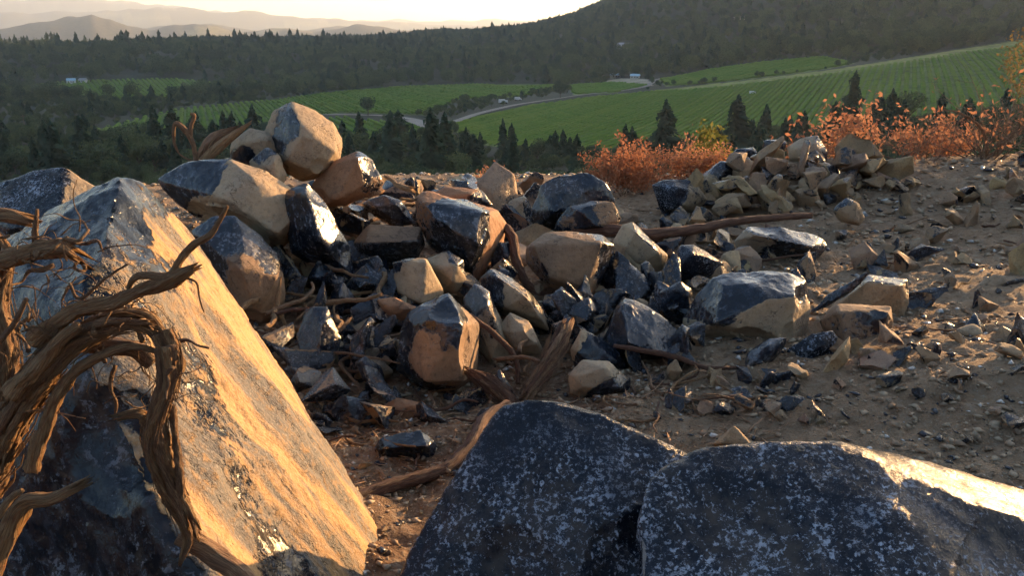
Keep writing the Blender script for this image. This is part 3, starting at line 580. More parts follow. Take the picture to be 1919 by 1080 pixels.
 ('tan rock left of the glossy skyline boulder', 7.3, [(942, 400), (955, 375), (985, 366), (1000, 395), (998, 430), (950, 430)], None, [(965, 400, 1), (990, 390, .4)], 'rock', PALE, .4),
 # ---- far right pile
 ('glossy black cap rock on top of the far right pile', 9.9, [(1427, 283), (1430, 262), (1455, 259), (1476, 265), (1470, 290)], None, [(1450, 272, 0)], 'glassy', GREY, .4),
 ('large pale grey block at the top of the far right pile', 9.7, [(1474, 275), (1500, 258), (1532, 252), (1552, 282), (1552, 322), (1500, 318), (1478, 298)], None, [(1515, 285, 1), (1545, 275, .3)], 'rock', (1.0, 1.04, 1.08), .5),
 ('half black, half tan rock at the left of the far right pile', 9.2, [(1306, 335), (1350, 300), (1382, 305), (1374, 342), (1322, 368)], None, [(1330, 345, .7), (1360, 318, 0)], 'rock', PALE, .5),
 ('rounded tan rock in the middle of the far right pile', 9.2, [(1368, 314), (1400, 296), (1432, 310), (1432, 357), (1390, 354), (1370, 338)], None, [(1400, 330, 1)], 'rock', PALE, .5),
 ('two-toned upright rock beside the rounded tan rock of the far right pile', 9.25, [(1420, 302), (1450, 294), (1458, 330), (1452, 364), (1430, 358)], None, [(1440, 312, 1), (1448, 345, 0)], 'rock', GREY, .4),
 ('small pale block below the large grey block of the far right pile', 9.2, [(1452, 312), (1485, 302), (1496, 330), (1480, 348), (1455, 338)], None, [(1470, 325, 1)], 'rock', PALE, .35),
 ('dark blue rock behind the rounded tan rock of the far right pile', 9.7, [(1362, 298), (1380, 277), (1414, 274), (1427, 292), (1390, 304)], None, [(1395, 285, .05)], 'glassy', GREY, .4),
 ('long pale slab at the right end of the far right pile', 9.3, [(1605, 318), (1625, 292), (1690, 302), (1712, 328), (1660, 348)], None, [(1650, 315, .9), (1690, 320, .4)], 'rock', GREY, .5),
 ('dark rock between the grey block and the long pale slab of the far right pile', 9.5, [(1556, 302), (1575, 284), (1602, 290), (1612, 318), (1570, 324)], None, [(1585, 305, 0)], 'rock', GREY, .4),
 ('rounded tan stone with a rim of light on the slope below the far right pile', 7.6, [(1558, 392), (1585, 368), (1610, 380), (1622, 408), (1612, 424), (1572, 416)], None, [(1590, 395, 1), (1580, 380, .3)], 'rock', DUST, .4),
 ('squarish tan stone in the face of the far right pile', 8.5, [(1488, 355), (1528, 344), (1542, 384), (1496, 393)], None, [(1515, 370, 1)], 'rock', DUST, .35),
 ('flat tan stone low on the left face of the far right pile', 8.3, [(1336, 378), (1360, 362), (1400, 361), (1412, 388), (1350, 397)], None, [(1375, 378, 1)], 'rock', DUST, .35),
 ('angular tan stone below the half black rock of the far right pile', 8.7, [(1300, 382), (1330, 352), (1350, 372), (1340, 395), (1310, 398)], None, [(1325, 378, .9)], 'rock', DUST, .35),
 ('pale tan stone low in the middle of the far right pile', 8.4, [(1420, 390), (1445, 360), (1480, 366), (1490, 392), (1450, 402)], None, [(1455, 382, 1)], 'rock', PALE, .4),
]
for (lab, Y, ol, fr, sd, mt, ti, th) in RK:
    wpx = np.ptp(np.array([p[0] for p in ol]))
    thin = th < .3
    mkrock('boulder' if wpx > 110 else 'rock', lab, Y, ol, fr, thick=th, seeds=sd, mat=mt, tint=ti, cat='boulder' if wpx > 110 else 'rock', chips=1 if thin else 5, amt=.03 if thin else .05,
           dents=[(ol[2][0]*.5+sd[0][0]*.5, ol[2][1]*.5+sd[0][1]*.5, wpx*Y/F*.42, wpx*Y/F*.035)] if mt == 'glassy' and not thin else ())
# ------------------------------------------------------------------ loose stones, copied one by one
def stone_mesh(seed, res=.11):
    rng = np.random.RandomState(seed)
    P = rng.normal(size=(11, 3)); P /= np.linalg.norm(P, axis=1)[:, None]; P *= rng.uniform(.4, .52, (11, 1)); P *= rng.uniform([.8, .6, .45], [1.2, 1., .8])
    P = chip(P, rng, 4, .18)
    V, Q = remesh(P, res*.35)
    V = sculpt(V, Q, 1., seed, .8); N = vnorm(V, Q)
    return V, Q, N
STONES = []
for k in range(14):
    V, Q, N = stone_mesh(200+k)
    coat = np.clip((.95 if k % 7 < 4 else .55 if k % 7 < 6 else -.05)+.6*pn(N*1.3+k), -.1, 1.1)
    o = mk('stone', V, Q, M['rock' if k % 7 < 6 else 'glassy'], attrs={'coat': ('FLOAT', coat)}); me = o.data; me.set_sharp_from_angle(angle=rad(27)); bpy.data.objects.remove(o)
    STONES.append((me, 0 if k % 7 < 4 else 1 if k % 7 < 6 else 2))
SL = {'r': [('small tan stone lying loose on the right-hand dirt slope', 'small patchy stone, half tan half black, on the right-hand dirt slope', 'small black stone lying on the right-hand dirt slope'), 'loose stones on the right dirt slope'],
      'p': [('fist-sized tan stone filling the gaps of the far right pile', 'fist-sized patchy black and tan stone in the far right pile', 'fist-sized black stone in the far right pile'), 'filler stones of the far right pile'],
      'h': [('tan stone filling a shadowy gap between boulders of the heap', 'patchy tan and black stone in a gap between boulders of the heap', 'black stone in a shadowy gap between boulders of the heap'), 'filler stones between the heap boulders'],
      'f': [('small tan stone on the dark dirt in front of the heap', 'small patchy stone on the dark dirt in front of the heap', 'small black stone on the dark dirt in front of the heap'), 'small stones on the dirt in front of the heap']}
def stone(reg, px, py, wpx, rng, lift=0., tint=None, k=None):
    p = onterrain(px, py, 1.5)
    if p is None or p[1] > 13: return
    k = rng.randint(len(STONES)) if k is None else k
    me, kind = STONES[k]; d = p[1]; s = wpx*d/F
    o = bpy.data.objects.new('stone', me); COL.objects.link(o)
    o.location = (p[0], p[1], p[2]+s*.16+lift); o.rotation_euler = rng.uniform([-.5, -.5, 0], [.5, .5, 6.28])
    o.scale = s*rng.uniform([.85, .85, .7], [1.25, 1.2, 1.1]); b = rng.uniform(.72, 1.05); o.color = tuple(tint) + (1,) if tint else (b, b*rng.uniform(.92, 1), b*rng.uniform(.86, 1), 1)
    tag(o, SL[reg][0][kind], 'stone', SL[reg][1]+(' (tan)', ' (patchy)', ' (black)')[kind])
rng = np.random.RandomState(11)
def scatter(reg, poly, n, w0, w1, liftf=None):
    xs = [p[0] for p in poly]; ys = [p[1] for p in poly]; c = 0; t = 0
    while c < n and t < n*20:
        t += 1; x = rng.uniform(min(xs), max(xs)); y = rng.uniform(min(ys), max(ys))
        if not inpoly(np.array([x]), np.array([y]), poly)[0]: continue
        stone(reg, x, y, w0+(w1-w0)*rng.rand()**2.5, rng, liftf(x, y) if liftf else 0.); c += 1
scatter('p', [(1230, 420), (1300, 360), (1400, 325), (1560, 325), (1720, 340), (1640, 400), (1500, 410), (1350, 420)], 50, 22, 62, lambda x, y: rng.uniform(0, .26)*math.exp(-((x-1480)/130)**2))
scatter('r', [(1560, 430), (1919, 400), (1919, 860), (1700, 850), (1420, 790), (1200, 800), (1200, 720), (1440, 720), (1600, 680), (1700, 600), (1560, 520)], 60, 18, 75)
scatter('r', [(1620, 350), (1919, 330), (1919, 480), (1700, 480), (1560, 420)], 12, 16, 44)
scatter('h', [(560, 480), (700, 430), (980, 420), (1250, 440), (1420, 480), (1300, 560), (1260, 700), (1050, 640), (760, 780), (560, 760), (540, 600)], 66, 40, 105, lambda x, y: rng.uniform(0, .05))
scatter('h', [(640, 500), (760, 420), (960, 400), (1180, 420), (1300, 520), (1240, 660), (1050, 620), (860, 700), (600, 780), (560, 640)], 42, 75, 135, lambda x, y: rng.uniform(-.02, .04))
scatter('p', [(1260, 400), (1320, 345), (1400, 320), (1600, 310), (1710, 335), (1600, 375), (1450, 395)], 30, 42, 80, lambda x, y: rng.uniform(0, .16)*math.exp(-((x-1500)/150)**2))
scatter('f', [(590, 800), (800, 760), (950, 740), (900, 820), (800, 980), (740, 1060), (680, 930), (600, 860)], 26, 12, 36)
scatter('p', [(1180, 445), (1260, 400), (1500, 420), (1400, 445)], 12, 18, 50)

FILL = []
for k in range(12):
    rg = np.random.RandomState(700+k); P = rg.normal(size=(9, 3)); P /= np.linalg.norm(P, axis=1)[:, None]; P *= .5*rg.uniform([.9, .55, .5], [1.25, .95, .9])
    V, Q = remesh(chip(P, rg, 2, .12), .024); V = sculpt(V, Q, 1., 700+k, .9); N = vnorm(V, Q)
    coat = np.clip((.9, .5, .05, .75, .45, .3)[k % 6]+.75*pn(N*1.3+k)+.3*fbm(V*2+k, 2), -.1, 1.1)
    o = mk('rock', V, Q, M['glassy' if k % 6 == 2 else 'rock'], attrs={'coat': ('FLOAT', coat)}); me = o.data; me.set_sharp_from_angle(angle=rad(27)); bpy.data.objects.remove(o); FILL.append(me)
def filler(poly, n, w0, w1, lift, seed, kinds=range(12)):
    rg = np.random.RandomState(seed); xs = [p[0] for p in poly]; ys = [p[1] for p in poly]; c = 0
    while c < n:
        x = rg.uniform(min(xs), max(xs)); y = rg.uniform(min(ys), max(ys))
        if not inpoly(np.array([x]), np.array([y]), poly)[0]: continue
        c += 1; p = onterrain(x, y, 1.5); k = kinds[rg.randint(len(kinds))]; s = rg.uniform(w0, w1)*p[1]/F
        o = bpy.data.objects.new('rock', FILL[k]); COL.objects.link(o); o.location = (p[0], p[1], p[2]+s*.2+lift*rg.rand()); o.rotation_euler = rg.uniform(0, 6.28, 3); o.scale = s*rg.uniform([.8, .8, .7], [1.25, 1.2, 1.1])
        b = rg.uniform(.7, 1.0); o.color = (b, b*rg.uniform(.85, 1), b*rg.uniform(.75, 1), 1)
        tag(o, 'rough rock in the heap', 'rock', ('tan rocks filling the heap', 'two-toned rocks filling the heap', 'black rocks filling the heap', 'tan rocks filling the heap', 'two-toned rocks filling the heap', 'two-toned rocks filling the heap')[k % 6])
filler([(540, 420), (640, 380), (780, 400), (960, 400), (980, 470), (820, 520), (680, 520), (560, 520)], 22, 70, 130, .22, 1)
filler([(560, 520), (720, 520), (760, 600), (720, 740), (580, 760), (500, 700), (520, 600)], 20, 75, 145, .12, 2, (1, 2, 4, 5, 7, 8, 10, 11, 2, 8))
filler([(880, 480), (1000, 560), (1150, 570), (1300, 520), (1280, 620), (1080, 640), (940, 600)], 22, 75, 140, .06, 3, (1, 2, 4, 5, 7, 8, 10, 11, 2, 8))
filler([(980, 400), (1240, 400), (1400, 440), (1280, 500), (1180, 440), (1000, 440)], 14, 45, 90, .05, 4)
filler([(1260, 410), (1330, 350), (1420, 320), (1600, 310), (1710, 340), (1560, 400), (1400, 420)], 34, 48, 92, .22, 5, (0, 3, 6, 9, 0, 6, 1))
filler([(1500, 640), (1700, 600), (1919, 620), (1919, 720), (1700, 720), (1560, 720)], 12, 45, 95, .0, 6, (0, 3, 6, 9, 0, 6, 1, 4))
filler([(1500, 440), (1700, 380), (1919, 370), (1919, 480), (1620, 520)], 16, 30, 62, .0, 7, (0, 3, 6, 9, 0, 6, 1, 4))
filler([(980, 560), (1140, 560), (1300, 540), (1300, 700), (1100, 700), (1000, 640)], 22, 70, 140, .04, 11, (1, 2, 4, 5, 7, 8, 10, 11, 2, 8))
filler([(520, 560), (740, 540), (760, 700), (720, 800), (580, 800), (520, 700)], 20, 80, 150, .12, 12, (1, 2, 4, 5, 7, 8, 10, 11, 2, 8))
filler([(1160, 440), (1400, 470), (1560, 480), (1560, 560), (1300, 560), (1180, 540)], 22, 45, 95, .02, 13)
filler([(1560, 470), (1919, 440), (1919, 740), (1560, 740)], 26, 35, 90, .0, 14, (0, 3, 6, 9, 0, 6, 1, 4))
filler([(700, 352), (1000, 350), (1000, 390), (720, 395)], 14, 45, 85, .06, 15)
filler([(1200, 700), (1440, 700), (1600, 760), (1500, 810), (1240, 790)], 14, 35, 75, .0, 16)
filler([(560, 770), (700, 740), (900, 735), (1000, 760), (900, 800), (700, 800), (600, 850)], 16, 40, 90, .0, 17, (2, 8, 4, 10, 5, 1))
filler([(1180, 690), (1400, 690), (1500, 760), (1300, 800), (1190, 780)], 10, 35, 75, .0, 18, (2, 8, 4, 0))
filler([(1600, 330), (1919, 310), (1919, 380), (1640, 390)], 14, 30, 60, .03, 8, (0, 3, 6, 9, 0, 6, 1, 4))

# ------------------------------------------------------------------ gravel and splinters (uncountable)
def blobs(n, pos, size, rot, seed, flat=.6):
    rng = np.random.RandomState(seed)
    T = np.array([(1, 0, 0), (-1, 0, 0), (0, 1, 0), (0, -1, 0), (0, 0, 1), (0, 0, -1)], float)
    Fc = np.array([(0, 2, 4), (2, 1, 4), (1, 3, 4), (3, 0, 4), (2, 0, 5), (1, 2, 5), (3, 1, 5), (0, 3, 5)])
    V = T[None]*rng.uniform(.55, 1.3, (n, 6, 1))+rng.normal(0, .22, (n, 6, 3)); V *= rng.uniform([.7, .5, .3], [1.3, 1, flat], (n, 3))[:, None]
    a = rot; c, s = np.cos(a), np.sin(a); X = V[..., 0]*c[:, None]-V[..., 1]*s[:, None]; Y = V[..., 0]*s[:, None]+V[..., 1]*c[:, None]
    V = np.stack([X, Y, V[..., 2]], -1)*size[:, None, None]+pos[:, None]
    Q = (Fc[None]+np.arange(n)[:, None, None]*6).reshape(-1, 3)
    return V.reshape(-1, 3), Q
def rubble():
    rg = np.random.RandomState(61); Vs = []; Fs = []; tone = []; off = 0; shapes = []
    for k in range(24):
        P = rg.normal(size=(9, 3)); P /= np.linalg.norm(P, axis=1)[:, None]; P *= .5*rg.uniform([.9, .5, .35], [1.3, .9, .7]); bm = hull_bm(P); bm.verts.index_update()
        shapes.append((np.array([v.co[:] for v in bm.verts]), np.array([[v.index for v in f.verts] for f in bm.faces]))); bm.free()
    n = 5200; d = np.exp(rg.uniform(np.log(3.), np.log(12.), n)); a = np.radians(rg.uniform(-20, 37, n)); x = d*np.sin(a); y = d*np.cos(a)
    keep = (fbm(np.stack([x*.8, y*.8, 0*x+4], -1), 3)+np.where(a > .1, .35, 0)+rg.uniform(-.4, .4, n)) > .05; x, y, d = x[keep], y[keep], d[keep]; z = gz(x, y)
    for i in range(len(x)):
        V, Fq = shapes[rg.randint(24)]; s = (.012+.050*rg.rand()**3)*(.55+.09*d[i]); e = Matrix.Rotation(rg.uniform(0, 6.28), 3, 'Z') @ Matrix.Rotation(rg.normal(0, .5), 3, 'X')
        Vs.append(V@np.array(e).T*s+[x[i], y[i], z[i]+s*.12]); Fs.append(Fq+off); off += len(V); tone.append(np.full(len(V), rg.rand()))
    m_, nt, out = newmat('rubble_bits'); f = nd(nt, 'ShaderNodeAttribute', attribute_name='tone').outputs['Fac']; geo = nd(nt, 'ShaderNodeNewGeometry').outputs['Position']; nz = noise(nt, geo, 40, 4, .65)
    c = mix(nt, ramp(nt, f, 0, .7), (.26, .18, .115), (.40, .31, .21)); c = mix(nt, ramp(nt, nz, .4, .7), c, (.17, .12, .08)); c = mix(nt, ramp(nt, f, .84, .85), c, (.014, .018, .028))
    bsdf(nt, out, Base_Color=c, Roughness=ramp(nt, f, .84, .85, .9, .2), Normal=bump(nt, nz, .6, .01))
    mk('rubble', np.vstack(Vs), np.vstack(Fs), m_, smooth=False, label='angular rubble strewn over the dirt, thickest on the right', cat='rubble', kind='stuff', attrs={'tone': ('FLOAT', np.concatenate(tone))})
rubble()
def gravel():
    rng = np.random.RandomState(5); n = 60000
    d = np.exp(rng.uniform(np.log(2.2), np.log(12.5), n)); a = np.radians(rng.uniform(-33, 36, n)); x = d*np.sin(a); y = d*np.cos(a)
    P = np.stack([x, y, 0*x], -1); m = fbm(P*1.1+3, 3)+rng.uniform(-.5, .5, n) > -.05; x, y, d = x[m], y[m], d[m]; n = len(x)
    z = gz(x, y); s = (.0035+.026*rng.rand(n)**5)*(.5+.16*d)
    V, Q = blobs(n, np.stack([x, y, z+s*.2], -1), s, rng.uniform(0, 6.28, n), 6)
    g = np.repeat(rng.rand(n), 6)
    m_, nt, out = newmat('gravel_bits')
    f = nd(nt, 'ShaderNodeAttribute', attribute_name='tone').outputs['Fac']
    c = mix(nt, ramp(nt, f, 0, .7), (.20, .135, .085), (.36, .28, .19)); c = mix(nt, ramp(nt, f, .80, .82), c, (.03, .032, .04)); c = mix(nt, ramp(nt, f, .93, .94), c, (.45, .43, .40))
    bsdf(nt, out, Base_Color=c, Roughness=ramp(nt, f, .79, .81, .9, .25))
    mk('gravel', V, Q, m_, smooth=False, label='fine gravel and chips scattered over the dirt', cat='gravel', kind='stuff', attrs={'tone': ('FLOAT', g)})
gravel()

# ------------------------------------------------------------------ roots, logs, twigs
def catmull(P, step):
    P = np.asarray(P, float); P = np.vstack([2*P[0]-P[1], P, 2*P[-1]-P[-2]]); out = []
    for i in range(1, len(P)-2):
        L = np.linalg.norm(P[i+1][:3]-P[i][:3]); n = max(2, int(L/step))
        t = np.linspace(0, 1, n, endpoint=False)[:, None]
        a, b, c, d = P[i-1], P[i], P[i+1], P[i+2]
        out.append(.5*((2*b)+(c-a)*t+(2*a-5*b+4*c-d)*t*t+(3*b-a-3*c+d)*t**3))
    out.append(P[-2][None]); return np.vstack(out)
def tube(pts, sides=22, fib=.22, twist=1.5, seed=0, wob=.25, fray=(0, 0), step=None):
    """pts: world x, y, z, radius. Returns vertices, quads, grain coordinates"""
    pts = np.asarray(pts, float); r0 = pts[:, 3].max(); C = catmull(pts, step or max(r0*.5, .006))
    P = C[:, :3]; R_ = np.abs(C[:, 3]); n = len(P)
    s = np.concatenate([[0], np.cumsum(np.linalg.norm(np.diff(P, axis=0), axis=1))])
    P = P+wob*R_[:, None]*np.stack([pn(np.stack([s/r0*.22, 0*s+seed*7.1+k*19, 0*s], -1)) for k in range(3)], -1)
    T = np.gradient(P, axis=0); T /= np.linalg.norm(T, axis=1)[:, None]+1e-9
    u = np.cross(T[0], [0.3, 0.5, .81]); u /= np.linalg.norm(u); U = [u]
    for i in range(1, n):
        u = u-T[i]*(u@T[i]); u /= np.linalg.norm(u); U.append(u)
    U = np.array(U); B = np.cross(T, U)
    a = np.linspace(0, 2*math.pi, sides, endpoint=False); A, S = np.meshgrid(a, s)
    A2 = A+twist*S/(r0*14)
    G = np.stack([np.cos(A2), np.sin(A2), S/r0*.35], -1)
    q = G.reshape(-1, 3)*np.array([2.1, 2.1, .45])+seed*3.3
    dr = fib*(.8*pn(q)-1.5*np.maximum(.35-np.abs(pn(q*np.array([1.7, 1.7, .9])+9)), 0)/.35*.6+.5*pn(q*np.array([3.1, 3.1, 1.2])+50)+.45*pn(G.reshape(-1, 3)*np.array([.8, .8, 2.])+77)).reshape(A.shape)
    rr = R_[:, None]*(1+dr)
    V = P[:, None]+rr[..., None]*(np.cos(A)[..., None]*U[:, None]+np.sin(A)[..., None]*B[:, None])
    rg = np.random.RandomState(seed+1)
    for end, f in ((0, fray[0]), (-1, fray[1])):
        if f: V[end] += (T[end]*(1 if end else -1))[None]*(rg.uniform(-.6, 1.9, sides)*R_[end]*f)[:, None]
    V = V.reshape(-1, 3); i = np.arange(n-1)[:, None]*sides; j = np.arange(sides)[None]; j2 = (j+1) % sides
    Q = np.stack([i+j, i+j2, i+sides+j2, i+sides+j], -1).reshape(-1, 4)
    nv = len(V); caps = []
    cen = np.vstack([P[0]-T[0]*R_[0]*.1, P[-1]+T[-1]*R_[-1]*.1]); V = np.vstack([V, cen])
    jj = np.arange(sides); c0 = np.stack([np.full(sides, nv), (jj+1) % sides, jj, jj], -1); b = (n-1)*sides; c1 = np.stack([np.full(sides, nv+1), b+jj, b+(jj+1) % sides, b+jj], -1)
    Q = [tuple(x) for x in Q]+[tuple(x[:3]) for x in c0]+[tuple(x[:3]) for x in c1]
    Gf = np.vstack([G.reshape(-1, 3), [[0, 0, 0], [0, 0, s[-1]/r0*.35]]])
    return V, Q, Gf
def wpts(pp):                                        # (px, py, Y, radius in photo pixels) -> world
    return [(*at(x, y, Y), r*Y/F) for x, y, Y, r in pp]
def wood(name, pp, mat, parent=None, label=None, cat=None, group=None, world=False, **k):
    w = np.array(pp if world else wpts(pp)); V, Q, G = tube(w, seed=k.pop('seed', hash_(str(pp)) % 90), **k)
    org = np.zeros(3)
    if parent is None: org = np.array([w[:, 0].mean(), w[:, 1].mean(), V[:, 2].min()])
    o = mk(name, V-org, Q, M[mat], parent, attrs={'grain': ('FLOAT_VECTOR', G)}, label=label, cat=cat, group=group); o.location = org
    return o
stump = bpy.data.objects.new('uprooted_stump', None); COL.objects.link(stump)
tag(stump, 'uprooted tangle of torn brown roots draped over the huge slab at the left edge', 'roots')
def bundle(pp, n, mats, seed=0, rr=.42, parent=None, name='root', **k):
    rg = np.random.RandomState(seed); w = np.array(wpts(pp)); C = catmull(w, .03); sx = np.concatenate([[0], np.cumsum(np.linalg.norm(np.diff(C[:, :3], axis=0), axis=1))])
    T = np.gradient(C[:, :3], axis=0); T /= np.linalg.norm(T, axis=1)[:, None]; U = np.cross(T, [.1, 1, .2]); U /= np.linalg.norm(U, axis=1)[:, None]; Bn = np.cross(T, U)
    for q in range(n):
        a = 6.28*q/n+rg.uniform(-.3, .3)+sx*rg.uniform(2.2, 3.6); off = .62*C[:, 3]*rg.uniform(.75, 1.15)
        P = C[:, :3]+off[:, None]*(np.cos(a)[:, None]*U+np.sin(a)[:, None]*Bn); i0 = rg.randint(0, 3); i1 = len(P)-rg.randint(0, 3)
        if q % 3 == 2: i1 = int(len(P)*rg.uniform(.55, .9))
        r = C[:, 3]*rr*rg.uniform(.75, 1.25)*(1+.25*np.sin(sx*30+q)); pts = np.hstack([P, r[:, None]])[i0:i1]
        wood(name, pts[::2], mats[q % len(mats)], parent or stump, world=True, seed=seed*10+q, fray=(0, 2.2), fib=.34, sides=20, twist=2.2)
    fv = []; ff = []; fg = []; off = 0
    for q in range(n*7):                             # torn fibres peeling off the surface
        i = rg.randint(0, max(1, len(C)-5)); L = rg.randint(3, 7); a0 = rg.uniform(0, 6.28); pts = []
        for t, j in enumerate(range(i, min(i+L, len(C)))):
            R_ = C[j, 3]*(1.02+(.05 if t < 2 else .16*(t-1)*rg.uniform(.3, 1.3))); an = a0+sx[j]*2.8
            pts.append((*(C[j, :3]+R_*(math.cos(an)*U[j]+math.sin(an)*Bn[j])), C[j, 3]*.055*(1-.11*t)))
        if len(pts) < 3: continue
        V, Q, G = tube(pts, sides=4, fib=0, wob=0, seed=q); fv.append(V); fg.append(G); ff += [tuple(x+off for x in f) for f in Q]; off += len(V)
    mk('torn_fibres', np.vstack(fv), ff, M[mats[0]], parent or stump, kind='stuff', attrs={'grain': ('FLOAT_VECTOR', np.vstack(fg))})
def S(pp, mat='root', **k): return wood('root', pp, mat, stump, **k)
bundle([(-60, 960, 1.75, 42), (0, 830, 1.74, 38), (60, 722, 1.72, 33), (130, 645, 1.72, 30), (205, 606, 1.74, 26), (270, 600, 1.76, 22), (308, 640, 1.76, 18)], 9, ('root', 'log', 'root'), 1)
bundle([(285, 600, 1.74, 24), (312, 650, 1.73, 25), (314, 710, 1.72, 22), (298, 770, 1.72, 19), (290, 830, 1.74, 27), (312, 890, 1.76, 27), (338, 950, 1.78, 25), (358, 1010, 1.8, 18), (340, 1055, 1.79, 6)], 6, ('log', 'root'), 2, rr=.48)
S([(60, 640, 1.72, 22), (140, 585, 1.72, 16), (210, 566, 1.70, 15), (270, 545, 1.68, 14), (320, 525, 1.66, 17), (362, 505, 1.65, 9)], fray=(0, 1.4), fib=.28)
S([(318, 525, 1.66, 12), (335, 490, 1.66, 8), (362, 460, 1.66, 8), (395, 440, 1.66, 6), (412, 412, 1.66, 5), (427, 386, 1.66, 3)], fib=.18)
S([(240, 540, 1.70, 5), (255, 520, 1.68, 7), (285, 516, 1.67, 8), (318, 522, 1.66, 10)], fib=.2)
S([(-40, 498, 1.8, 18), (20, 484, 1.78, 20), (70, 470, 1.76, 18), (118, 465, 1.75, 19), (132, 470, 1.75, 15)], fray=(0, 2.2), fib=.26)
S([(-40, 398, 1.9, 15), (10, 402, 1.9, 15), (38, 410, 1.9, 14)], fray=(0, 1.8))
bundle([(-25, 430, 1.86, 16), (10, 470, 1.85, 15), (-2, 560, 1.83, 22), (15, 660, 1.8, 22), (5, 760, 1.78, 28), (-20, 860, 1.7, 36)], 6, ('root', 'log'), 3)
S([(-30, 1090, 1.6, 30), (10, 1010, 1.62, 26), (50, 945, 1.62, 20), (100, 935, 1.62, 14), (140, 915, 1.62, 11)], fray=(0, 2.6), fib=.28)
S([(-20, 990, 1.56, 12), (20, 935, 1.58, 8), (42, 920, 1.58, 5)], fib=.15)
S([(130, 640, 1.78, 20), (200, 648, 1.78, 19), (255, 655, 1.78, 19), (288, 680, 1.78, 22)], 'log', fib=.18)
S([(340, 1000, 1.84, 26), (400, 1040, 1.84, 24), (450, 1075, 1.82, 22), (500, 1130, 1.8, 20)], 'log', fib=.2)
S([(285, 800, 1.75, 16), (262, 776, 1.73, 13), (240, 778, 1.72, 9)], fray=(0, 2.6), fib=.28)
S([(322, 760, 1.74, 9), (330, 830, 1.74, 8), (338, 900, 1.75, 10), (330, 960, 1.77, 7)], 'log', fib=.3)
S([(20, 740, 1.68, 22), (70, 690, 1.68, 17), (110, 640, 1.68, 14), (150, 610, 1.69, 10)], fib=.3)
S([(60, 880, 1.7, 18), (100, 760, 1.7, 14), (150, 690, 1.7, 12), (240, 650, 1.72, 9), (300, 660, 1.74, 5)], fib=.34)
S([(68, 470, 1.78, 8), (66, 430, 1.78, 6), (70, 392, 1.78, 3)], 'log', fib=.25)
rng = np.random.RandomState(21)
for k in range(90):                                  # thin rootlets
    x, y = rng.uniform(-20, 330), rng.uniform(430, 760)
    if x > 150 and y < 520: x -= 130
    a = rng.uniform(0, 6.28); L = rng.uniform(30, 120); Y0 = rng.uniform(1.68, 1.8); pp = []
    for q in range(5):
        pp.append((x, y, Y0+rng.uniform(-.02, .02), rng.uniform(1.2, 2.2)*(3.2 if k % 5 == 0 else 1)*(1-.15*q))); x += math.cos(a)*L/4; y += math.sin(a)*L/4; a += rng.normal(0, .7)
    wood('rootlet', pp, ('root', 'log')[k % 2], stump, sides=6, fib=.1, seed=k)
for pp in ([(345, 520, 1.66, 2.5), (368, 530, 1.66, 2.5), (374, 560, 1.66, 2), (382, 585, 1.66, 1.5)], [(160, 785, 1.7, 1.2), (80, 770, 1.7, 2), (30, 775, 1.68, 2.5)], [(130, 530, 1.7, 3), (150, 560, 1.7, 4), (200, 520, 1.7, 3), (240, 495, 1.7, 2)], [(0, 640, 1.7, 7), (30, 600, 1.7, 6), (50, 560, 1.7, 5)]):
    wood('rootlet', pp, 'log', stump, sides=6, fib=.1)
# loose wood in the heap
def shaggy(pp, n, lab, seed, mats):
    e = bpy.data.objects.new('log', None); COL.objects.link(e); tag(e, lab, 'log'); wood('trunk', [(x, y, Y, r*.8) for x, y, Y, r in pp], mats[0], e, fib=.34, fray=(1.5, 1.5)); bundle(pp, n, mats, seed, .30, e, 'bark_strip')
shaggy([(988, 742, 4.05, 17), (1012, 705, 4.15, 19), (1040, 660, 4.25, 19), (1060, 615, 4.38, 14)], 9, 'shaggy barked log leaning up among the rocks at the centre', 41, ('log', 'redwood'))
shaggy([(880, 698, 4.12, 10), (905, 712, 4.08, 16), (940, 738, 4.03, 18), (975, 770, 3.98, 11)], 5, 'dark splintered stump wedge behind the blunt blue-black slab', 42, ('redwood', 'log'))
wood('branch', [(640, 942, 2.98, 15), (740, 908, 3.12, 15), (840, 880, 3.25, 15), (890, 820, 3.45, 16), (912, 785, 3.6, 15), (950, 760, 3.75, 14)], 'redwood', label='long reddish branch lying on the foreground dirt beside the lone black rock', cat='branch', fib=.14)
wood('branch', [(1072, 436, 7.1, 9), (1130, 430, 7.05, 13), (1210, 440, 6.9, 11), (1300, 430, 7.0, 10), (1400, 412, 7.2, 8), (1520, 405, 7.4, 6)], 'redwood', label='reddish branch lying along the foot of the far right pile', cat='branch', fib=.15)
wood('root', [(948, 425, 6.3, 8), (962, 450, 6.15, 10), (968, 490, 6.0, 9), (1000, 545, 5.8, 8), (1060, 566, 5.6, 5)], 'redwood', label='brown root curling down between the tall black and flat-faced boulders', cat='root', fib=.2)
wood('root', [(1150, 648, 4.35, 4), (1200, 656, 4.3, 6), (1260, 668, 4.25, 6), (1330, 690, 4.2, 5), (1400, 688, 4.25, 3)], 'redwood', label='thin dark root snaking below the obsidian pyramid', cat='root', fib=.15, sides=8)
wood('root', [(880, 590, 4.55, 5), (930, 630, 4.45, 6), (965, 670, 4.4, 6), (972, 720, 4.3, 5)], 'redwood', label='slender root hanging right of the upright black-crowned boulder', cat='root', fib=.15, sides=8)
wood('plank', [(372, 308, 5.75, 8), (405, 280, 5.8, 10), (436, 255, 5.85, 8), (466, 233, 5.9, 3)], 'root', wob=.04, label='pale split plank of wood sticking up beside the perched top boulder', cat='wood', fib=.2, fray=(0, 2))
wood('wood_chunk', [(382, 296, 5.95, 14), (392, 274, 5.95, 17), (412, 254, 6.0, 12), (436, 244, 6.0, 6)], 'log', wob=.1, label='brown splintered wood chunk behind the pale plank', cat='wood', fib=.3, fray=(1, 1.5))
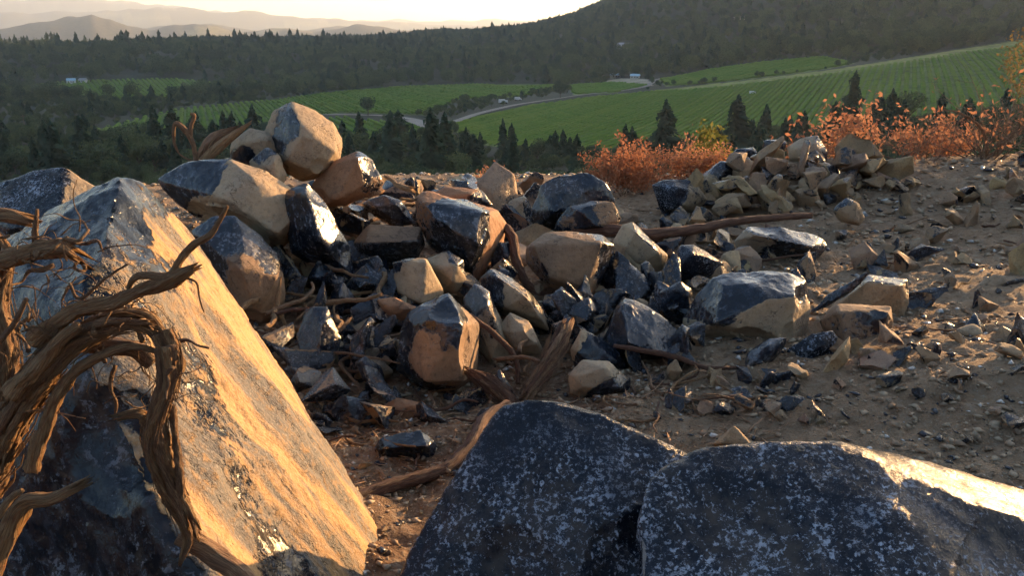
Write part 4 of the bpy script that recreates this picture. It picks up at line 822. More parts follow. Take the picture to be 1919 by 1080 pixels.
tw = bpy.data.objects.new('dead_branch', None); COL.objects.link(tw); tag(tw, 'forked dead twig with curled tips rising left of the pale plank', 'branch')
for pp in ([(368, 305, 5.75, 5), (362, 270, 5.75, 5), (345, 242, 5.75, 6), (328, 232, 5.75, 4), (326, 262, 5.75, 3), (334, 286, 5.75, 2)], [(357, 262, 5.75, 4), (358, 238, 5.75, 4), (364, 218, 5.75, 4), (357, 213, 5.75, 3)], [(368, 305, 5.75, 2), (345, 295, 5.75, 2), (332, 284, 5.75, 1)]):
    wood('branch', pp, 'log', tw, sides=7, fib=.15)
wood('root', [(535, 610, 4.7, 3), (520, 570, 4.75, 7), (524, 535, 4.8, 3)], 'root', label='short sunlit splinter standing against the blue-topped boulder', cat='splinter', fray=(0, 3), sides=10)
# roots and splinters criss-crossing the gaps, countable ones as objects
rng = np.random.RandomState(31); nroot = 0
def litter(poly, n, L0, L1, r0, r1, lab, grp, lift=(.01, .10)):
    xs = [p[0] for p in poly]; ys = [p[1] for p in poly]; c = 0
    while c < n:
        x = rng.uniform(min(xs), max(xs)); y = rng.uniform(min(ys), max(ys))
        if not inpoly(np.array([x]), np.array([y]), poly)[0]: continue
        p = onterrain(x, y, 1.5); c += 1
        if p is None or p[1] > 13: continue
        s = p[1]/F; a = rng.uniform(0, 6.28); L = rng.uniform(L0, L1)*s; q = p.copy(); q[2] += rng.uniform(*lift); pts = []; tz = rng.normal(0, .12); r = rng.uniform(r0, r1)*s
        for k in range(5):
            pts.append((*q, r*(1-.12*k))); q = q+np.array([math.cos(a), math.sin(a), tz+.10*rng.normal()])*L/4; a += rng.normal(0, .4)
            q[2] = max(q[2], gz1(q[0], q[1])+r*.3)
        wood('root', pts, ('redwood', 'root', 'log')[rng.randint(3)], world=True, sides=7, fib=.15, seed=rng.randint(99), label=lab, cat='root', group=grp, fray=(1, 1))
litter([(480, 620), (620, 520), (720, 520), (740, 620), (720, 720), (520, 720)], 42, 60, 170, 3, 8, 'broken root lying in the shadowy hollow left of centre', 'broken roots in the left hollow', (.02, .25))
litter([(600, 400), (780, 400), (780, 440), (640, 470)], 18, 60, 140, 3, 7, 'broken root on the top of the left heap', 'broken roots on the left heap', (.02, .3))
litter([(1180, 560), (1430, 420), (1500, 500), (1300, 560)], 22, 50, 150, 2, 5, 'thin root among the stones behind the wavy obsidian boulder', 'thin roots behind the wavy boulder')
litter([(1060, 760), (1290, 690), (1440, 760), (1240, 800)], 26, 50, 150, 1.5, 4, 'thin twig on the dirt behind the foreground slabs', 'thin twigs behind the foreground slabs', (.005, .04))
litter([(860, 620), (1000, 600), (1000, 720), (880, 720)], 16, 60, 120, 3, 6, 'broken root wedged between the central rocks', 'broken roots among the central rocks', (.02, .15))
litter([(580, 760), (900, 730), (980, 760), (860, 830), (640, 860)], 22, 50, 150, 2, 5, 'broken root on the dark dirt in front of the heap', 'broken roots in front of the heap', (.005, .05))
litter([(1500, 430), (1919, 420), (1919, 700), (1600, 560)], 22, 30, 110, 1, 2.6, 'thin dry twig on the right-hand dirt slope', 'thin twigs on the right slope', (.0, .04))
def splinters():
    rng = np.random.RandomState(9); n = 2600
    x = rng.uniform(470, 1500, n); y = rng.uniform(400, 900, n); P = []
    d = np.array([1.7/math.tan(PITCH+math.atan((yy-540)/F)) for yy in y]); X = (x-959.5)/F*d/cp; Z = gz(X, d)
    s = rng.uniform(.006, .03, n)*(.5+.12*d); a = rng.uniform(0, 6.28, n)
    V, Q = blobs(n, np.stack([X, d, Z+.01], -1), s, a, 12, .25)
    V = V.reshape(n, 6, 3); c = V.mean(1, keepdims=True); dx = np.stack([np.cos(a), np.sin(a), rng.normal(0, .25, n)], -1)[:, None]
    V = c+(V-c)*.35+dx*((V-c)*dx).sum(-1, keepdims=True)*2.2
    m_ = plain('wood_splinters', (.30, .18, .10), .9, .5, 30.)
    mk('wood_splinters', V.reshape(-1, 3), Q, m_, smooth=False, label='torn wood chips and splinters strewn between the rocks', cat='wood chips', kind='stuff')
splinters()

# ------------------------------------------------------------------ shrubs
def leaf_cloud(C, size, rng, n_each=1, el=1.6):
    n = len(C); nrm = rng.normal(size=(n, 3)); nrm /= np.linalg.norm(nrm, axis=1)[:, None]
    t = np.cross(nrm, rng.normal(size=(n, 3))); t /= np.linalg.norm(t, axis=1)[:, None]; b = np.cross(nrm, t)
    s = np.broadcast_to(np.asarray(size), (n,))[:, None]
    k = nrm*s*.18
    V = np.stack([C-t*s*el*.5, C+b*s*.38+k-t*s*.05, C+t*s*el*.5, C-b*s*.38+k-t*s*.05], 1).reshape(-1, 3)
    Q = np.arange(n*4).reshape(-1, 4); return V, Q
def shrub(name, label, base, stems, nleaf, lsize, mat, seed, individual=0, twigmat='twig', spread=.9, height=1.0, lean=(0, 0), cat='shrub', clump=.05):
    rng = np.random.RandomState(seed); e = bpy.data.objects.new(name, None); COL.objects.link(e); e.location = base; tag(e, label, cat)
    tips = []; allV = []; allQ = []; off = 0
    def grow(p, d, L, r, lev):
        nonlocal off
        pts = []; q = p.copy()
        for k in range(5):
            pts.append((*q, r*(1-.15*k))); d2 = d+rng.normal(0, .22, 3); d2[2] += .03; d2 /= np.linalg.norm(d2); q = q+d2*L/4; d = d2
            if lev > 0 and k > 0: tips.append(q.copy())
        V, Q, G = tube(pts, sides=5, fib=0, wob=0, seed=1, step=L/6); allV.append(V); allQ.extend([tuple(i+off for i in f) for f in Q]); off += len(V)
        if lev < 2:
            for k in range(4):
                dd = d+rng.normal(0, .6, 3); dd[2] = abs(dd[2])*.8+.1; dd /= np.linalg.norm(dd); grow(np.array(pts[1+k][:3]), dd, L*.55, r*.55, lev+1)
    for k in range(stems):
        a = rng.uniform(0, 6.28); d = np.array([math.cos(a)*spread*rng.uniform(.3, 1)+lean[0], math.sin(a)*spread*rng.uniform(.2, 1)+lean[1], 1.]); d /= np.linalg.norm(d)
        grow(np.array([rng.normal(0, .08), rng.normal(0, .08), 0]), d, height*rng.uniform(.6, 1), .009*height, 0)
    mk('stem', np.vstack(allV), allQ, M[twigmat], e)
    tips = np.array(tips); C = tips[rng.randint(len(tips), size=nleaf)]+rng.normal(0, clump, (nleaf, 3))
    V, Q = leaf_cloud(C, lsize*rng.uniform(.6, 1.3, nleaf), rng)
    mk('leaves', V, Q, M[mat], e, smooth=False, kind='stuff')
    if individual:
        V1, Q1 = leaf_cloud(np.zeros((1, 3)), lsize*1.15, np.random.RandomState(1), el=1.3)
        t = (V1[1]+V1[3])/2; bent = np.vstack([V1, (V1[0]+V1[2])/2-np.array([0, 0, lsize*.12])]); Fq = [(0, 1, 4), (1, 2, 4), (2, 3, 4), (3, 0, 4)]
        me = bpy.data.meshes.new('leaf'); me.from_pydata([tuple(v) for v in bent], [], Fq); me.materials.append(M[mat])
        for k in range(individual):
            o = bpy.data.objects.new('leaf', me); COL.objects.link(o); o.parent = e
            c = tips[rng.randint(len(tips))]+rng.normal(0, .012, 3); o.location = c; o.rotation_euler = rng.uniform(0, 6.28, 3); o.scale = (rng.uniform(.7, 1.2),)*3
    return e
def gp(px, py, Y): p = at(px, py, Y); p[2] = gz1(p[0], p[1])-.03; return p
shrub('dry_shrub', 'orange dry-leaved shrub on the skyline behind the glossy black boulder', gp(1180, 380, 9.6), 12, 5200, .024, 'orange', 3, height=.50, spread=1.5, clump=.03)
shrub('dry_shrub', 'smaller orange shrub at the left foot of the far right pile', gp(1290, 370, 10.0), 9, 3000, .024, 'orange', 4, height=.36, spread=1.0, clump=.05)
shrub('dry_shrub', 'low orange tuft on the skyline left of the glossy black boulder', gp(935, 385, 9.8), 5, 600, .03, 'orange', 14, height=.25, spread=1.2)
shrub('leafy_shrub', 'greenish yellow weed behind the left shoulder of the far right pile', gp(1318, 330, 11.0), 5, 500, .05, 'greenleaf', 5, height=.5, spread=.7)
shrub('dry_shrub', 'orange big-leaved dead branch lying behind the far right pile', gp(1590, 330, 10.4), 9, 900, .042, 'orange', 6, individual=150, height=.52, spread=1.3, clump=.05)
shrub('dry_shrub', 'orange big-leaved dead branch farthest right on the skyline', gp(1740, 330, 10.8), 9, 1000, .042, 'orange', 7, individual=150, height=.50, spread=1.3, clump=.05)
shrub('dry_shrub', 'thin upright orange twig alone above the glossy cap rock', gp(1472, 300, 10.6), 2, 40, .06, 'orange', 8, individual=12, height=.62, spread=.15, clump=.03)
shrub('brush_pile', 'grey-brown tangle of bare brush at the right edge of the skyline', gp(1830, 370, 9.6), 26, 250, .04, 'orange', 9, height=.8, spread=1.8, cat='brush', lean=(.3, 0))
shrub('brush_pile', 'second bare brush tangle, left of the right-edge brush, on the slope crest', gp(1690, 350, 10.0), 16, 150, .04, 'orange', 19, height=.6, spread=1.8, cat='brush')
wood('branch', [(1838, 345, 9.6, 3), (1850, 290, 9.6, 3.5), (1838, 240, 9.6, 3), (1800, 212, 9.6, 2), (1770, 206, 9.6, 1.5)], 'log', label='arched bare branch standing at the right end of the skyline', cat='branch', sides=6, fib=.1)
# ------------------------------------------------------------------ trees
def conifer_mesh(seed, full=1.0):
    rng = np.random.RandomState(seed); C = []; V = []; Q = []
    n = 0
    for k in range(46):
        t = .10+.90*k/46; z = t; R_ = .25*full*(1-t)**.65*rng.uniform(.75, 1.15)+.008
        for j in range(rng.randint(8, 12)):
            a = rng.uniform(0, 6.28); r = R_*rng.uniform(.45, 1.15)*(1+.28*math.sin(a*2+seed+k*.35)+.15*math.sin(3*a+seed*2)); d = np.array([math.cos(a), math.sin(a), 0]); s = np.array([-d[1], d[0], 0]); zz = z+rng.uniform(-.012, .012); w = r*.20+.006
            p0 = np.array([0, 0, zz+.01]); p1 = d*r*.55+[0, 0, zz-.01-.05*r]; p2 = d*r+[0, 0, zz-.16*r-.008]
            V += [p0, p1+s*w, p2, p1-s*w+[0, 0, -.012]]; Q.append((n, n+1, n+2, n+3)); n += 4
            V += [p1, p2*.9+s*w*.9-[0, 0, .02], p2+[0, 0, -.028], p1-s*w-[0, 0, .022]]; Q.append((n, n+1, n+2, n+3)); n += 4
    return np.array(V), np.array(Q)
def oak_mesh(seed, n=1300, ls=.05):
    rng = np.random.RandomState(seed); L = []
    for k in range(15):
        d = rng.normal(size=3); d /= np.linalg.norm(d); L.append((d*np.array([.30, .30, .24])*rng.uniform(.5, 1)+[0, 0, .60], rng.uniform(.13, .22)))
    C = []
    for k in range(n):
        c, r = L[rng.randint(len(L))]; d = rng.normal(size=3); d /= np.linalg.norm(d); C.append(c+d*r*rng.uniform(.72, 1.05))
    return leaf_cloud(np.array(C), ls*rng.uniform(.7, 1.3, n), rng, el=1.2)
def trunk_mesh(h, r, limbs, seed):
    rng = np.random.RandomState(seed); V, Q, G = tube([(0, 0, -.03, r), (.004, 0, h*.4, r*.75), (0, .004, h, r*.25)], sides=7, fib=.1, wob=.3, seed=seed, step=h/10)
    Vs = [V]; Qs = list(Q); off = len(V)
    for k in range(limbs):
        z = h*rng.uniform(.35, .7); a = rng.uniform(0, 6.28); e = np.array([math.cos(a)*.22, math.sin(a)*.22, rng.uniform(.12, .25)])
        V, Q, G = tube([(0, 0, z, r*.5), (*(e*.5+[0, 0, z]), r*.35), (*(e+[0, 0, z]), r*.15)], sides=5, fib=0, wob=.2, seed=k, step=.06); Vs.append(V); Qs += [tuple(i+off for i in f) for f in Q]; off += len(V)
    return np.vstack(Vs), Qs
def proto(kind, seed):
    if kind == 'c': V, Q = conifer_mesh(seed, .85+.1*(seed % 4)); TV, TQ = trunk_mesh(.95, .014, 0, seed)
    else: V, Q = oak_mesh(seed, *((9000, .016) if kind == 'y' else ())); TV, TQ = trunk_mesh(.6, .028, 5, seed)
    a = mk('crown', V, Q, M[{'c': 'conifer', 'o': 'oak', 'y': 'yellow'}[kind]], smooth=False); b = mk('trunk', TV, TQ, M['trunk'])
    ca, cb = a.data, b.data; bpy.data.objects.remove(a); bpy.data.objects.remove(b); return ca, cb
PROTO = {'c': [proto('c', s) for s in range(4)], 'o': [proto('o', s) for s in range(10, 14)], 'y': [proto('y', 30)]}
NTREE = 0
rng = np.random.RandomState(77)
def tree(kind, p, h, label, group=None, wide=None):
    global NTREE
    NTREE += 1; ca, cb = PROTO[kind][NTREE % len(PROTO[kind])]
    e = bpy.data.objects.new({'c': 'conifer_tree', 'o': 'oak_tree', 'y': 'autumn_tree'}[kind], None); COL.objects.link(e)
    e.location = p; e.rotation_euler = (0, 0, rng.uniform(0, 6.28)); w = (wide or rng.uniform(.9, 1.25))*h
    e.scale = (w, w, h); tag(e, label, 'tree', group)
    link('crown', ca, e); link('trunk', cb, e); return e
def tree_px(kind, px, top, base, label, group=None, wide=None):
    p = onterrain(px, base, 100.); d = p[1]; tree(kind, p, (base-top)*d/F, label, group, wide)
# trees one can pick out
for k, px, t, b, w, lab in [
 ('c', 1243, 187, 308, 1.3, 'tall dark conifer in front of the right vineyard, left of two big ones'), ('c', 1376, 178, 305, 1.15, 'tall narrow dark conifer, right of the two big ones before the vineyard'),
 ('c', 1592, 135, 250, .8, 'tall sparse conifer before the right vineyard rows'), ('c', 962, 250, 345, 1.1, 'conifer standing below the vineyard, above the tall black boulder gap'),
 ('c', 1040, 244, 312, 1.1, 'conifer at the lower edge of the right vineyard above the glossy boulder'), ('o', 690, 175, 217, 1.0, 'lone round oak on the edge of the middle vineyard by the road'),
 ('c', 820, 228, 300, 1.2, 'conifer beside the pale road junction'), ('c', 906, 308, 362, 1.2, 'small green conifer closest behind the heap skyline'), ('c', 1170, 232, 305, 1.1, 'thin conifer left of the two big conifers'),
 ('o', 1050, 152, 184, 1.1, 'round dark oak on the road bend right of the shed island'), ('o', 170, 130, 153, 1.3, 'pale round tree beside the blue-roofed shed'), ('c', 749, 56, 76, 1.3, 'single conifer on the far ridge crest under the bright sky'),
 ('c', 237, 162, 194, .9, 'lone conifer on the near edge of the left vineyard'), ('c', 370, 212, 300, 1.2, 'dark conifer behind the forked dead twig'), ('c', 405, 224, 300, 1.1, 'dark conifer behind the pale plank'),
 ('o', 1700, 165, 235, 1.0, 'dark oak at the lower end of the right vineyard rows'), ('c', 1430, 196, 290, 1.1, 'conifer right of the two big conifers')]:
    tree_px(k, px, t, b, lab, None, w)
tree('y', gp(2010, 330, 60.), 14., 'yellow-leaved tree at the upper right edge', None, .9)
def stand(n, xr, br, hr, pc, lab_c, lab_o, grp, poly=None):
    c = 0; t = 0
    while c < n and t < n*30:
        t += 1; x = rng.uniform(*xr); b = rng.uniform(*br)
        if poly is not None and not inpoly(np.array([x]), np.array([b]), poly)[0]: continue
        if infields(np.array([x]), np.array([b]))[0] or inclear(np.array([x]), np.array([b]))[0]: continue
        p = onterrain(x, b, 100.)
        if p is None: continue
        k = 'c' if rng.rand() < pc else 'o'; h = rng.uniform(*hr)*(1. if k == 'c' else .62)
        tree(k, p, h, lab_c if k == 'c' else lab_o, grp+(' (conifers)' if k == 'c' else ' (oaks)')); c += 1
stand(150, (-40, 840), (266, 345), (10, 19), .4, 'dark conifer in the wood on the slope below the left heap', 'dark round oak in the wood on the slope below the left heap', 'wood below the left heap')
stand(80, (820, 1420), (290, 345), (7, 14), .45, 'dark conifer in the strip of wood below the right vineyard', 'dark round oak in the strip of wood below the right vineyard', 'wood strip below the vineyard')
stand(62, (1380, 1919), (225, 300), (8, 15), .55, 'dark conifer among trees right of the two big conifers', 'dark oak among trees right of the two big conifers', 'trees below the right vineyard')
stand(46, (-30, 190), (195, 268), (6, 12), .25, 'dark conifer on the scrubby slope at the left edge', 'bushy oak on the scrubby slope at the left edge', 'scrub at the left edge')
stand(66, (110, 700), (178, 215), (7, 13), .3, 'conifer in the belt of trees between the left and middle vineyards', 'round oak in the belt of trees between the left and middle vineyards', 'tree belt between vineyards', [(100, 190), (230, 192), (330, 184), (400, 178), (470, 168), (600, 172), (500, 189), (330, 205), (170, 245), (110, 230)])
stand(30, (820, 1050), (178, 222), (4, 8), .2, 'small conifer on the tree-lined island by the pale road', 'small oak on the tree-lined island by the pale road', 'trees on the island by the road', [(826, 208), (860, 188), (960, 185), (1050, 168), (1060, 178), (980, 192), (900, 210), (842, 224), (826, 222)])
stand(26, (1000, 1230), (150, 158), (4, 8), .1, 'conifer in the row behind the middle vineyard', 'pale bushy tree in the row behind the middle vineyard', 'tree row behind the middle vineyard')

# the far woods, read as one mass: instanced on points
def forest(name, label, kinds, pts, hs, seed):
    me = bpy.data.meshes.new(name); me.vertices.add(len(pts)); me.vertices.foreach_set('co', np.asarray(pts, np.float32).ravel())
    a = me.attributes.new('h', 'FLOAT', 'POINT'); a.data.foreach_set('value', np.asarray(hs, np.float32)); me.update()
    o = link(name, me, None, label, 'forest', None, 'stuff')
    ng = bpy.data.node_groups.new(name+'_nodes', 'GeometryNodeTree')
    ng.interface.new_socket('Geometry', in_out='INPUT', socket_type='NodeSocketGeometry'); ng.interface.new_socket('Geometry', in_out='OUTPUT', socket_type='NodeSocketGeometry')
    gi = ng.nodes.new('NodeGroupInput'); go = ng.nodes.new('NodeGroupOutput'); L = ng.links.new
    j = ng.nodes.new('GeometryNodeJoinGeometry')
    for q, ob in enumerate(kinds):
        inf = ng.nodes.new('GeometryNodeObjectInfo'); inf.inputs['Object'].default_value = ob; inf.transform_space = 'ORIGINAL'
        ins = ng.nodes.new('GeometryNodeInstanceOnPoints')
        idx = ng.nodes.new('GeometryNodeInputIndex'); md = ng.nodes.new('ShaderNodeMath'); md.operation = 'MODULO'; md.inputs[1].default_value = len(kinds); L(idx.outputs[0], md.inputs[0])
        cm = ng.nodes.new('FunctionNodeCompare'); cm.data_type = 'FLOAT'; cm.operation = 'EQUAL'; L(md.outputs[0], cm.inputs[0]); cm.inputs[1].default_value = q; cm.inputs['Epsilon'].default_value = .1
        rv = ng.nodes.new('FunctionNodeRandomValue'); rv.data_type = 'FLOAT'; rv.inputs[2].default_value = 0; rv.inputs[3].default_value = 6.28; rv.inputs['Seed'].default_value = seed
        cx = ng.nodes.new('ShaderNodeCombineXYZ'); L(rv.outputs[1], cx.inputs[2])
        at_ = ng.nodes.new('GeometryNodeInputNamedAttribute'); at_.data_type = 'FLOAT'; at_.inputs[0].default_value = 'h'
        L(gi.outputs[0], ins.inputs['Points']); L(cm.outputs[0], ins.inputs['Selection']); L(inf.outputs['Geometry'], ins.inputs['Instance']); L(cx.outputs[0], ins.inputs['Rotation']); L(at_.outputs[0], ins.inputs['Scale'])
        L(ins.outputs[0], j.inputs[0])
    L(j.outputs[0], go.inputs[0])
    o.modifiers.new('woods', 'NODES').node_group = ng
    return o
def far_points(n, d0, d1, az0, az1, seed):
    rg = np.random.RandomState(seed); d = np.sqrt(rg.uniform(d0*d0, d1*d1, n)); a = np.radians(rg.uniform(az0, az1, n)); x = d*np.sin(a); y = d*np.cos(a); z = gz(x, y)
    px, py = proj(np.stack([x, y, z], -1)); ok = ~(infields(px, py) | inclear(px, py)) & ~((d < 830) & inpoly(px, py, [(800, 215), (1240, 145), (1240, 175), (820, 250)]))
    onr = (py < 170) | (d > 700); ok &= onr
    return np.stack([x, y, z-.3], -1)[ok], d[ok], px[ok]
crowns = [o for o in bpy.data.objects if o.name.startswith('crown') and o.parent]
cc = []; oc = []
for o in crowns:
    (cc if o.data in [c[0] for c in PROTO['c']] else oc if o.data in [c[0] for c in PROTO['o']] else []).append(o)
cc = list({o.data.name: o for o in cc}.values()); oc = list({o.data.name: o for o in oc}.values())
P, d, px = far_points(22000, 640, 2300, -42, 40, 1); rg = np.random.RandomState(2)
forest('distant_oak_wood', 'mass of dark oaks covering the far hillsides', oc, P, rg.uniform(6, 16, len(P)), 3)
P, d, px = far_points(3000, 700, 2300, -42, 40, 4)
forest('distant_conifer_wood', 'mass of dark conifers standing in the far hillside woods', cc, P, rg.uniform(9, 19, len(P))*1.0, 5)
P, d, px = far_points(5000, 1100, 2400, 40, 75, 8)
forest('hidden_side_wood', 'wooded ridge beyond the right edge', oc[:2]+cc[:2], P, rg.uniform(8, 14, len(P)), 9)

rg = np.random.RandomState(15); n = 15000; a = np.radians(rg.uniform(-38, 38, n)); d = rg.uniform(95, 830, n); x = d*np.sin(a); y = d*np.cos(a); P = np.stack([x, y, gz(x, y)-.4], -1)
px, py = proj(P); ok = ~(infields(px, py) | inclear(px, py)) & (fbm(P/35., 2) > -.35)
for rp, rw in ROADS:
    for (xa, ya), (xb, yb) in zip(rp[:-1], rp[1:]):
        t = np.clip(((px-xa)*(xb-xa)+(py-ya)*(yb-ya))/((xb-xa)**2+(yb-ya)**2), 0, 1); ok &= np.hypot(px-xa-t*(xb-xa), (py-ya-t*(yb-ya))*1.0) > 9
ok &= ~inpoly(px, py, [(800, 228), (860, 228), (1000, 200), (1060, 188), (1000, 206), (900, 228), (840, 240)])
forest('undergrowth', 'low dark scrub covering the slope under the nearer trees', oc, P[ok], rg.uniform(2.2, 5.5, ok.sum()), 16)
rg = np.random.RandomState(18); n = 260; a = np.radians(rg.uniform(-34, 1, n)); d = rg.uniform(1180, 1480, n); x = d*np.sin(a); y = d*np.cos(a); ok = fbm(np.stack([x/120, y/120, 0*x], -1), 2) > -.1
forest('crest_conifers', 'taller conifers standing out along the far left ridge crest', cc, np.stack([x, y, gz(x, y)-.3], -1)[ok], rg.uniform(15, 27, n)[ok], 19)
# ------------------------------------------------------------------ vineyards: each row a part
def vineyard(key, label, az, spacing, width, height, seed, maxrows=170):
    poly = FIELDS[key]; W3 = [onterrain(x, y, 100.) for x, y in poly]; W3 = np.array([w for w in W3 if w is not None])
    e = bpy.data.objects.new('vineyard', None); COL.objects.link(e); tag(e, label, 'vineyard')
    dr = np.array([math.sin(az), math.cos(az)]); nr = np.array([dr[1], -dr[0]])
    u = W3[:, :2]@dr; v = W3[:, :2]@nr; rg = np.random.RandomState(seed)
    rows = np.arange(v.min(), v.max(), spacing); P2 = np.stack([v, u], -1)
    e.location = (0, 0, 0)
    for r in rows[:maxrows]:
        us = np.arange(u.min(), u.max(), 3.2)
        ok = inpoly(np.full(len(us), r), us, [tuple(q) for q in P2])
        if ok.sum() < 4: continue
        V = []; Q = []; n = 0
        xy = us[:, None]*dr[None]+r*nr[None]; z = gz(xy[:, 0], xy[:, 1])
        for i in range(len(us)-1):
            if not (ok[i] and ok[i+1]): continue
            w = width*rg.uniform(.75, 1.2, 2)/2; h = height*rg.uniform(.75, 1.15, 2); b = .35
            for q, ii in ((0, i), (1, i+1)):
                p = np.array([xy[ii, 0], xy[ii, 1], z[ii]]); nn = np.array([nr[0], nr[1], 0])
                V += [p-nn*w[q]+[0, 0, b], p-nn*w[q]*.9+[0, 0, h[q]*.8], p+[0, 0, h[q]], p+nn*w[q]*.9+[0, 0, h[q]*.8], p+nn*w[q]+[0, 0, b]]
            Q += [(n+k, n+k+1, n+6+k, n+5+k) for k in range(4)]; n += 10
        if Q: mk('vine_row', np.array(V), Q, M['vine'], e, smooth=False)
    return e
vineyard('right', 'large striped vineyard sloping up to the right edge', rad(24), 3.4, 2.0, 1.1, 1, 190)
vineyard('middle', 'long green vineyard across the middle of the valley', rad(-20), 3.8, 2.2, 1.5, 2, 190)
vineyard('left', 'far oval vineyard in the woods at the left', rad(-30), 4.4, 2.6, 1.5, 3, 140)
vineyard('upper', 'narrow upper vineyard beneath the right-hand woods', rad(60), 4.5, 1.8, 1.7, 4, 90)
vineyard('lower', 'small vineyard patch below the lone round oak', rad(-20), 4.5, 1.8, 1.7, 5, 90)
vineyard('strip', 'thin strip of vines by the pale yard', rad(70), 5., 2., 1.6, 6, 60)

# ------------------------------------------------------------------ roads, yard, houses, vehicles
def road(poly, width):
    W3 = np.array([onterrain(x, y, 100.) for x, y in poly]); C = catmull(np.hstack([W3, np.zeros((len(W3), 1))]), 4.0)[:, :2]
    T = np.gradient(C, axis=0); T /= np.linalg.norm(T, axis=1)[:, None]; Nn = np.stack([T[:, 1], -T[:, 0]], -1)
    V = []
    for s in (-1, -.33, .33, 1):
        q = C+Nn*s*width/2; V.append(np.hstack([q, gz(q[:, 0], q[:, 1])[:, None]+.45]))
    n = len(C); V = np.stack(V, 1).reshape(-1, 3); Q = [(i*4+k, i*4+k+1, i*4+5+k, i*4+4+k) for i in range(n-1) for k in range(3)]
    mk('road', V, Q, M['roadm'], kind='structure')
for p, w in ROADS: road(p, w)
def boxm(name, c, s, mat, parent):
    bm = bmesh.new(); bmesh.ops.create_cube(bm, size=1); bmesh.ops.scale(bm, vec=s, verts=bm.verts); bmesh.ops.translate(bm, vec=c, verts=bm.verts)
    bmesh.ops.bevel(bm, geom=bm.edges[:], offset=min(s)*.04, segments=1, affect='EDGES')
    me = bpy.data.meshes.new(name); bm.to_mesh(me); bm.free(); me.materials.append(M[mat]); return link(name, me, parent)
def house(px, py, wpx, label, roofm, wallm, rz=0., cat='house', hf=.32):
    p = onterrain(px, py, 100.); w = wpx*p[1]/F; e = bpy.data.objects.new('house', None); COL.objects.link(e); e.location = p; e.rotation_euler = (0, 0, rz); tag(e, label, cat)
    dp = w*.6; h = w*hf; boxm('wall', (0, 0, h/2-.3), (w, dp, h+.6), wallm, e)
    V = [(-w*.55, -dp*.58, h), (w*.55, -dp*.58, h), (w*.55, dp*.58, h), (-w*.55, dp*.58, h), (-w*.55, 0, h*1.65), (w*.55, 0, h*1.65)]
    V = np.array(V)+[0, 0, .02]; V = np.vstack([V, V-[0, 0, .25]])
    mk('roof', V, [(0, 1, 5, 4), (2, 3, 4, 5), (0, 4, 3), (1, 2, 5), (6, 10, 11, 7), (8, 11, 10, 9), (0, 6, 7, 1), (2, 8, 9, 3), (0, 3, 9, 6), (1, 7, 8, 2)], M[roofm], e, smooth=False)
    for k in (-.3, 0.02, .3): boxm('window', (k*w, -dp/2-.02, h*.55), (w*.12, .1, h*.35), 'dark', e)
    boxm('door', (.17*w, -dp/2-.03, h*.4), (w*.07, .1, h*.7), 'roofgrey', e)
    return e
house(1168, 92, 22, 'white house alone in the woods on the right hillside', 'roofgrey', 'white', .5)
house(1153, 146, 17, 'left of two blue-roofed farm buildings by the pale yard', 'roofblue', 'beige', .2, 'farm building')
house(1190, 147, 16, 'right of two blue-roofed farm buildings by the pale yard', 'roofblue', 'beige', -.3, 'farm building')
house(134, 156, 14, 'small blue-roofed shed at the left end of the far oval vineyard', 'roofblue', 'white', .3, 'shed', .4)
house(156, 154, 13, 'small grey shed next to the blue-roofed shed by the far vineyard', 'roofgrey', 'white', -.2, 'shed', .35)
house(1390, 36, 24, 'long pale building half hidden in the woods near the top right', 'roofgrey', 'beige', .1, 'building', .16)
def truck(px, py, wpx, label, rz):
    p = onterrain(px, py, 100.); L = wpx*p[1]/F; e = bpy.data.objects.new('truck', None); COL.objects.link(e); e.location = p; e.rotation_euler = (0, 0, rz); tag(e, label, 'truck')
    h = L*.36; boxm('cargo_box', (-L*.14, 0, h*.78), (L*.68, L*.36, h*1.0), 'white', e); c = boxm('cab', (L*.36, 0, h*.62), (L*.26, L*.34, h*.7), 'white', e)
    boxm('windscreen', (L*.47, 0, h*.78), (L*.06, L*.28, h*.28), 'dark', e)
    for sx in (-.3, .33):
        for sy in (-1, 1):
            bm = bmesh.new(); bmesh.ops.create_cone(bm, segments=14, radius1=h*.22, radius2=h*.22, depth=L*.07, cap_ends=True, matrix=Matrix.Translation((sx*L, sy*L*.16, h*.22)) @ Matrix.Rotation(math.pi/2, 4, 'X'))
            me = bpy.data.meshes.new('wheel'); bm.to_mesh(me); bm.free(); me.materials.append(M['tyre']); link('wheel', me, e)
truck(1410, 176, 12, 'white truck parked at the end of the road below the blue-roofed buildings', .4)
truck(943, 194, 17, 'white truck under the trees of the road island, on the left', .3)
truck(971, 188, 13, 'smaller white truck under the trees of the road island, on the right', -.4)
p = onterrain(47, 243, 100.); e = bpy.data.objects.new('utility_pole', None); COL.objects.link(e); e.location = p; tag(e, 'wooden utility pole on the scrubby slope at the left edge', 'pole')
hp = 27*p[1]/F; V, Q, G = tube([(0, 0, -.3, .16), (0, 0, hp*.5, .14), (0, 0, hp, .12)], sides=8, fib=0, wob=0); mk('post', V, Q, M['twig'], e); boxm('crossarm', (0, 0, hp*.92), (2.4, .15, .18), 'twig', e)

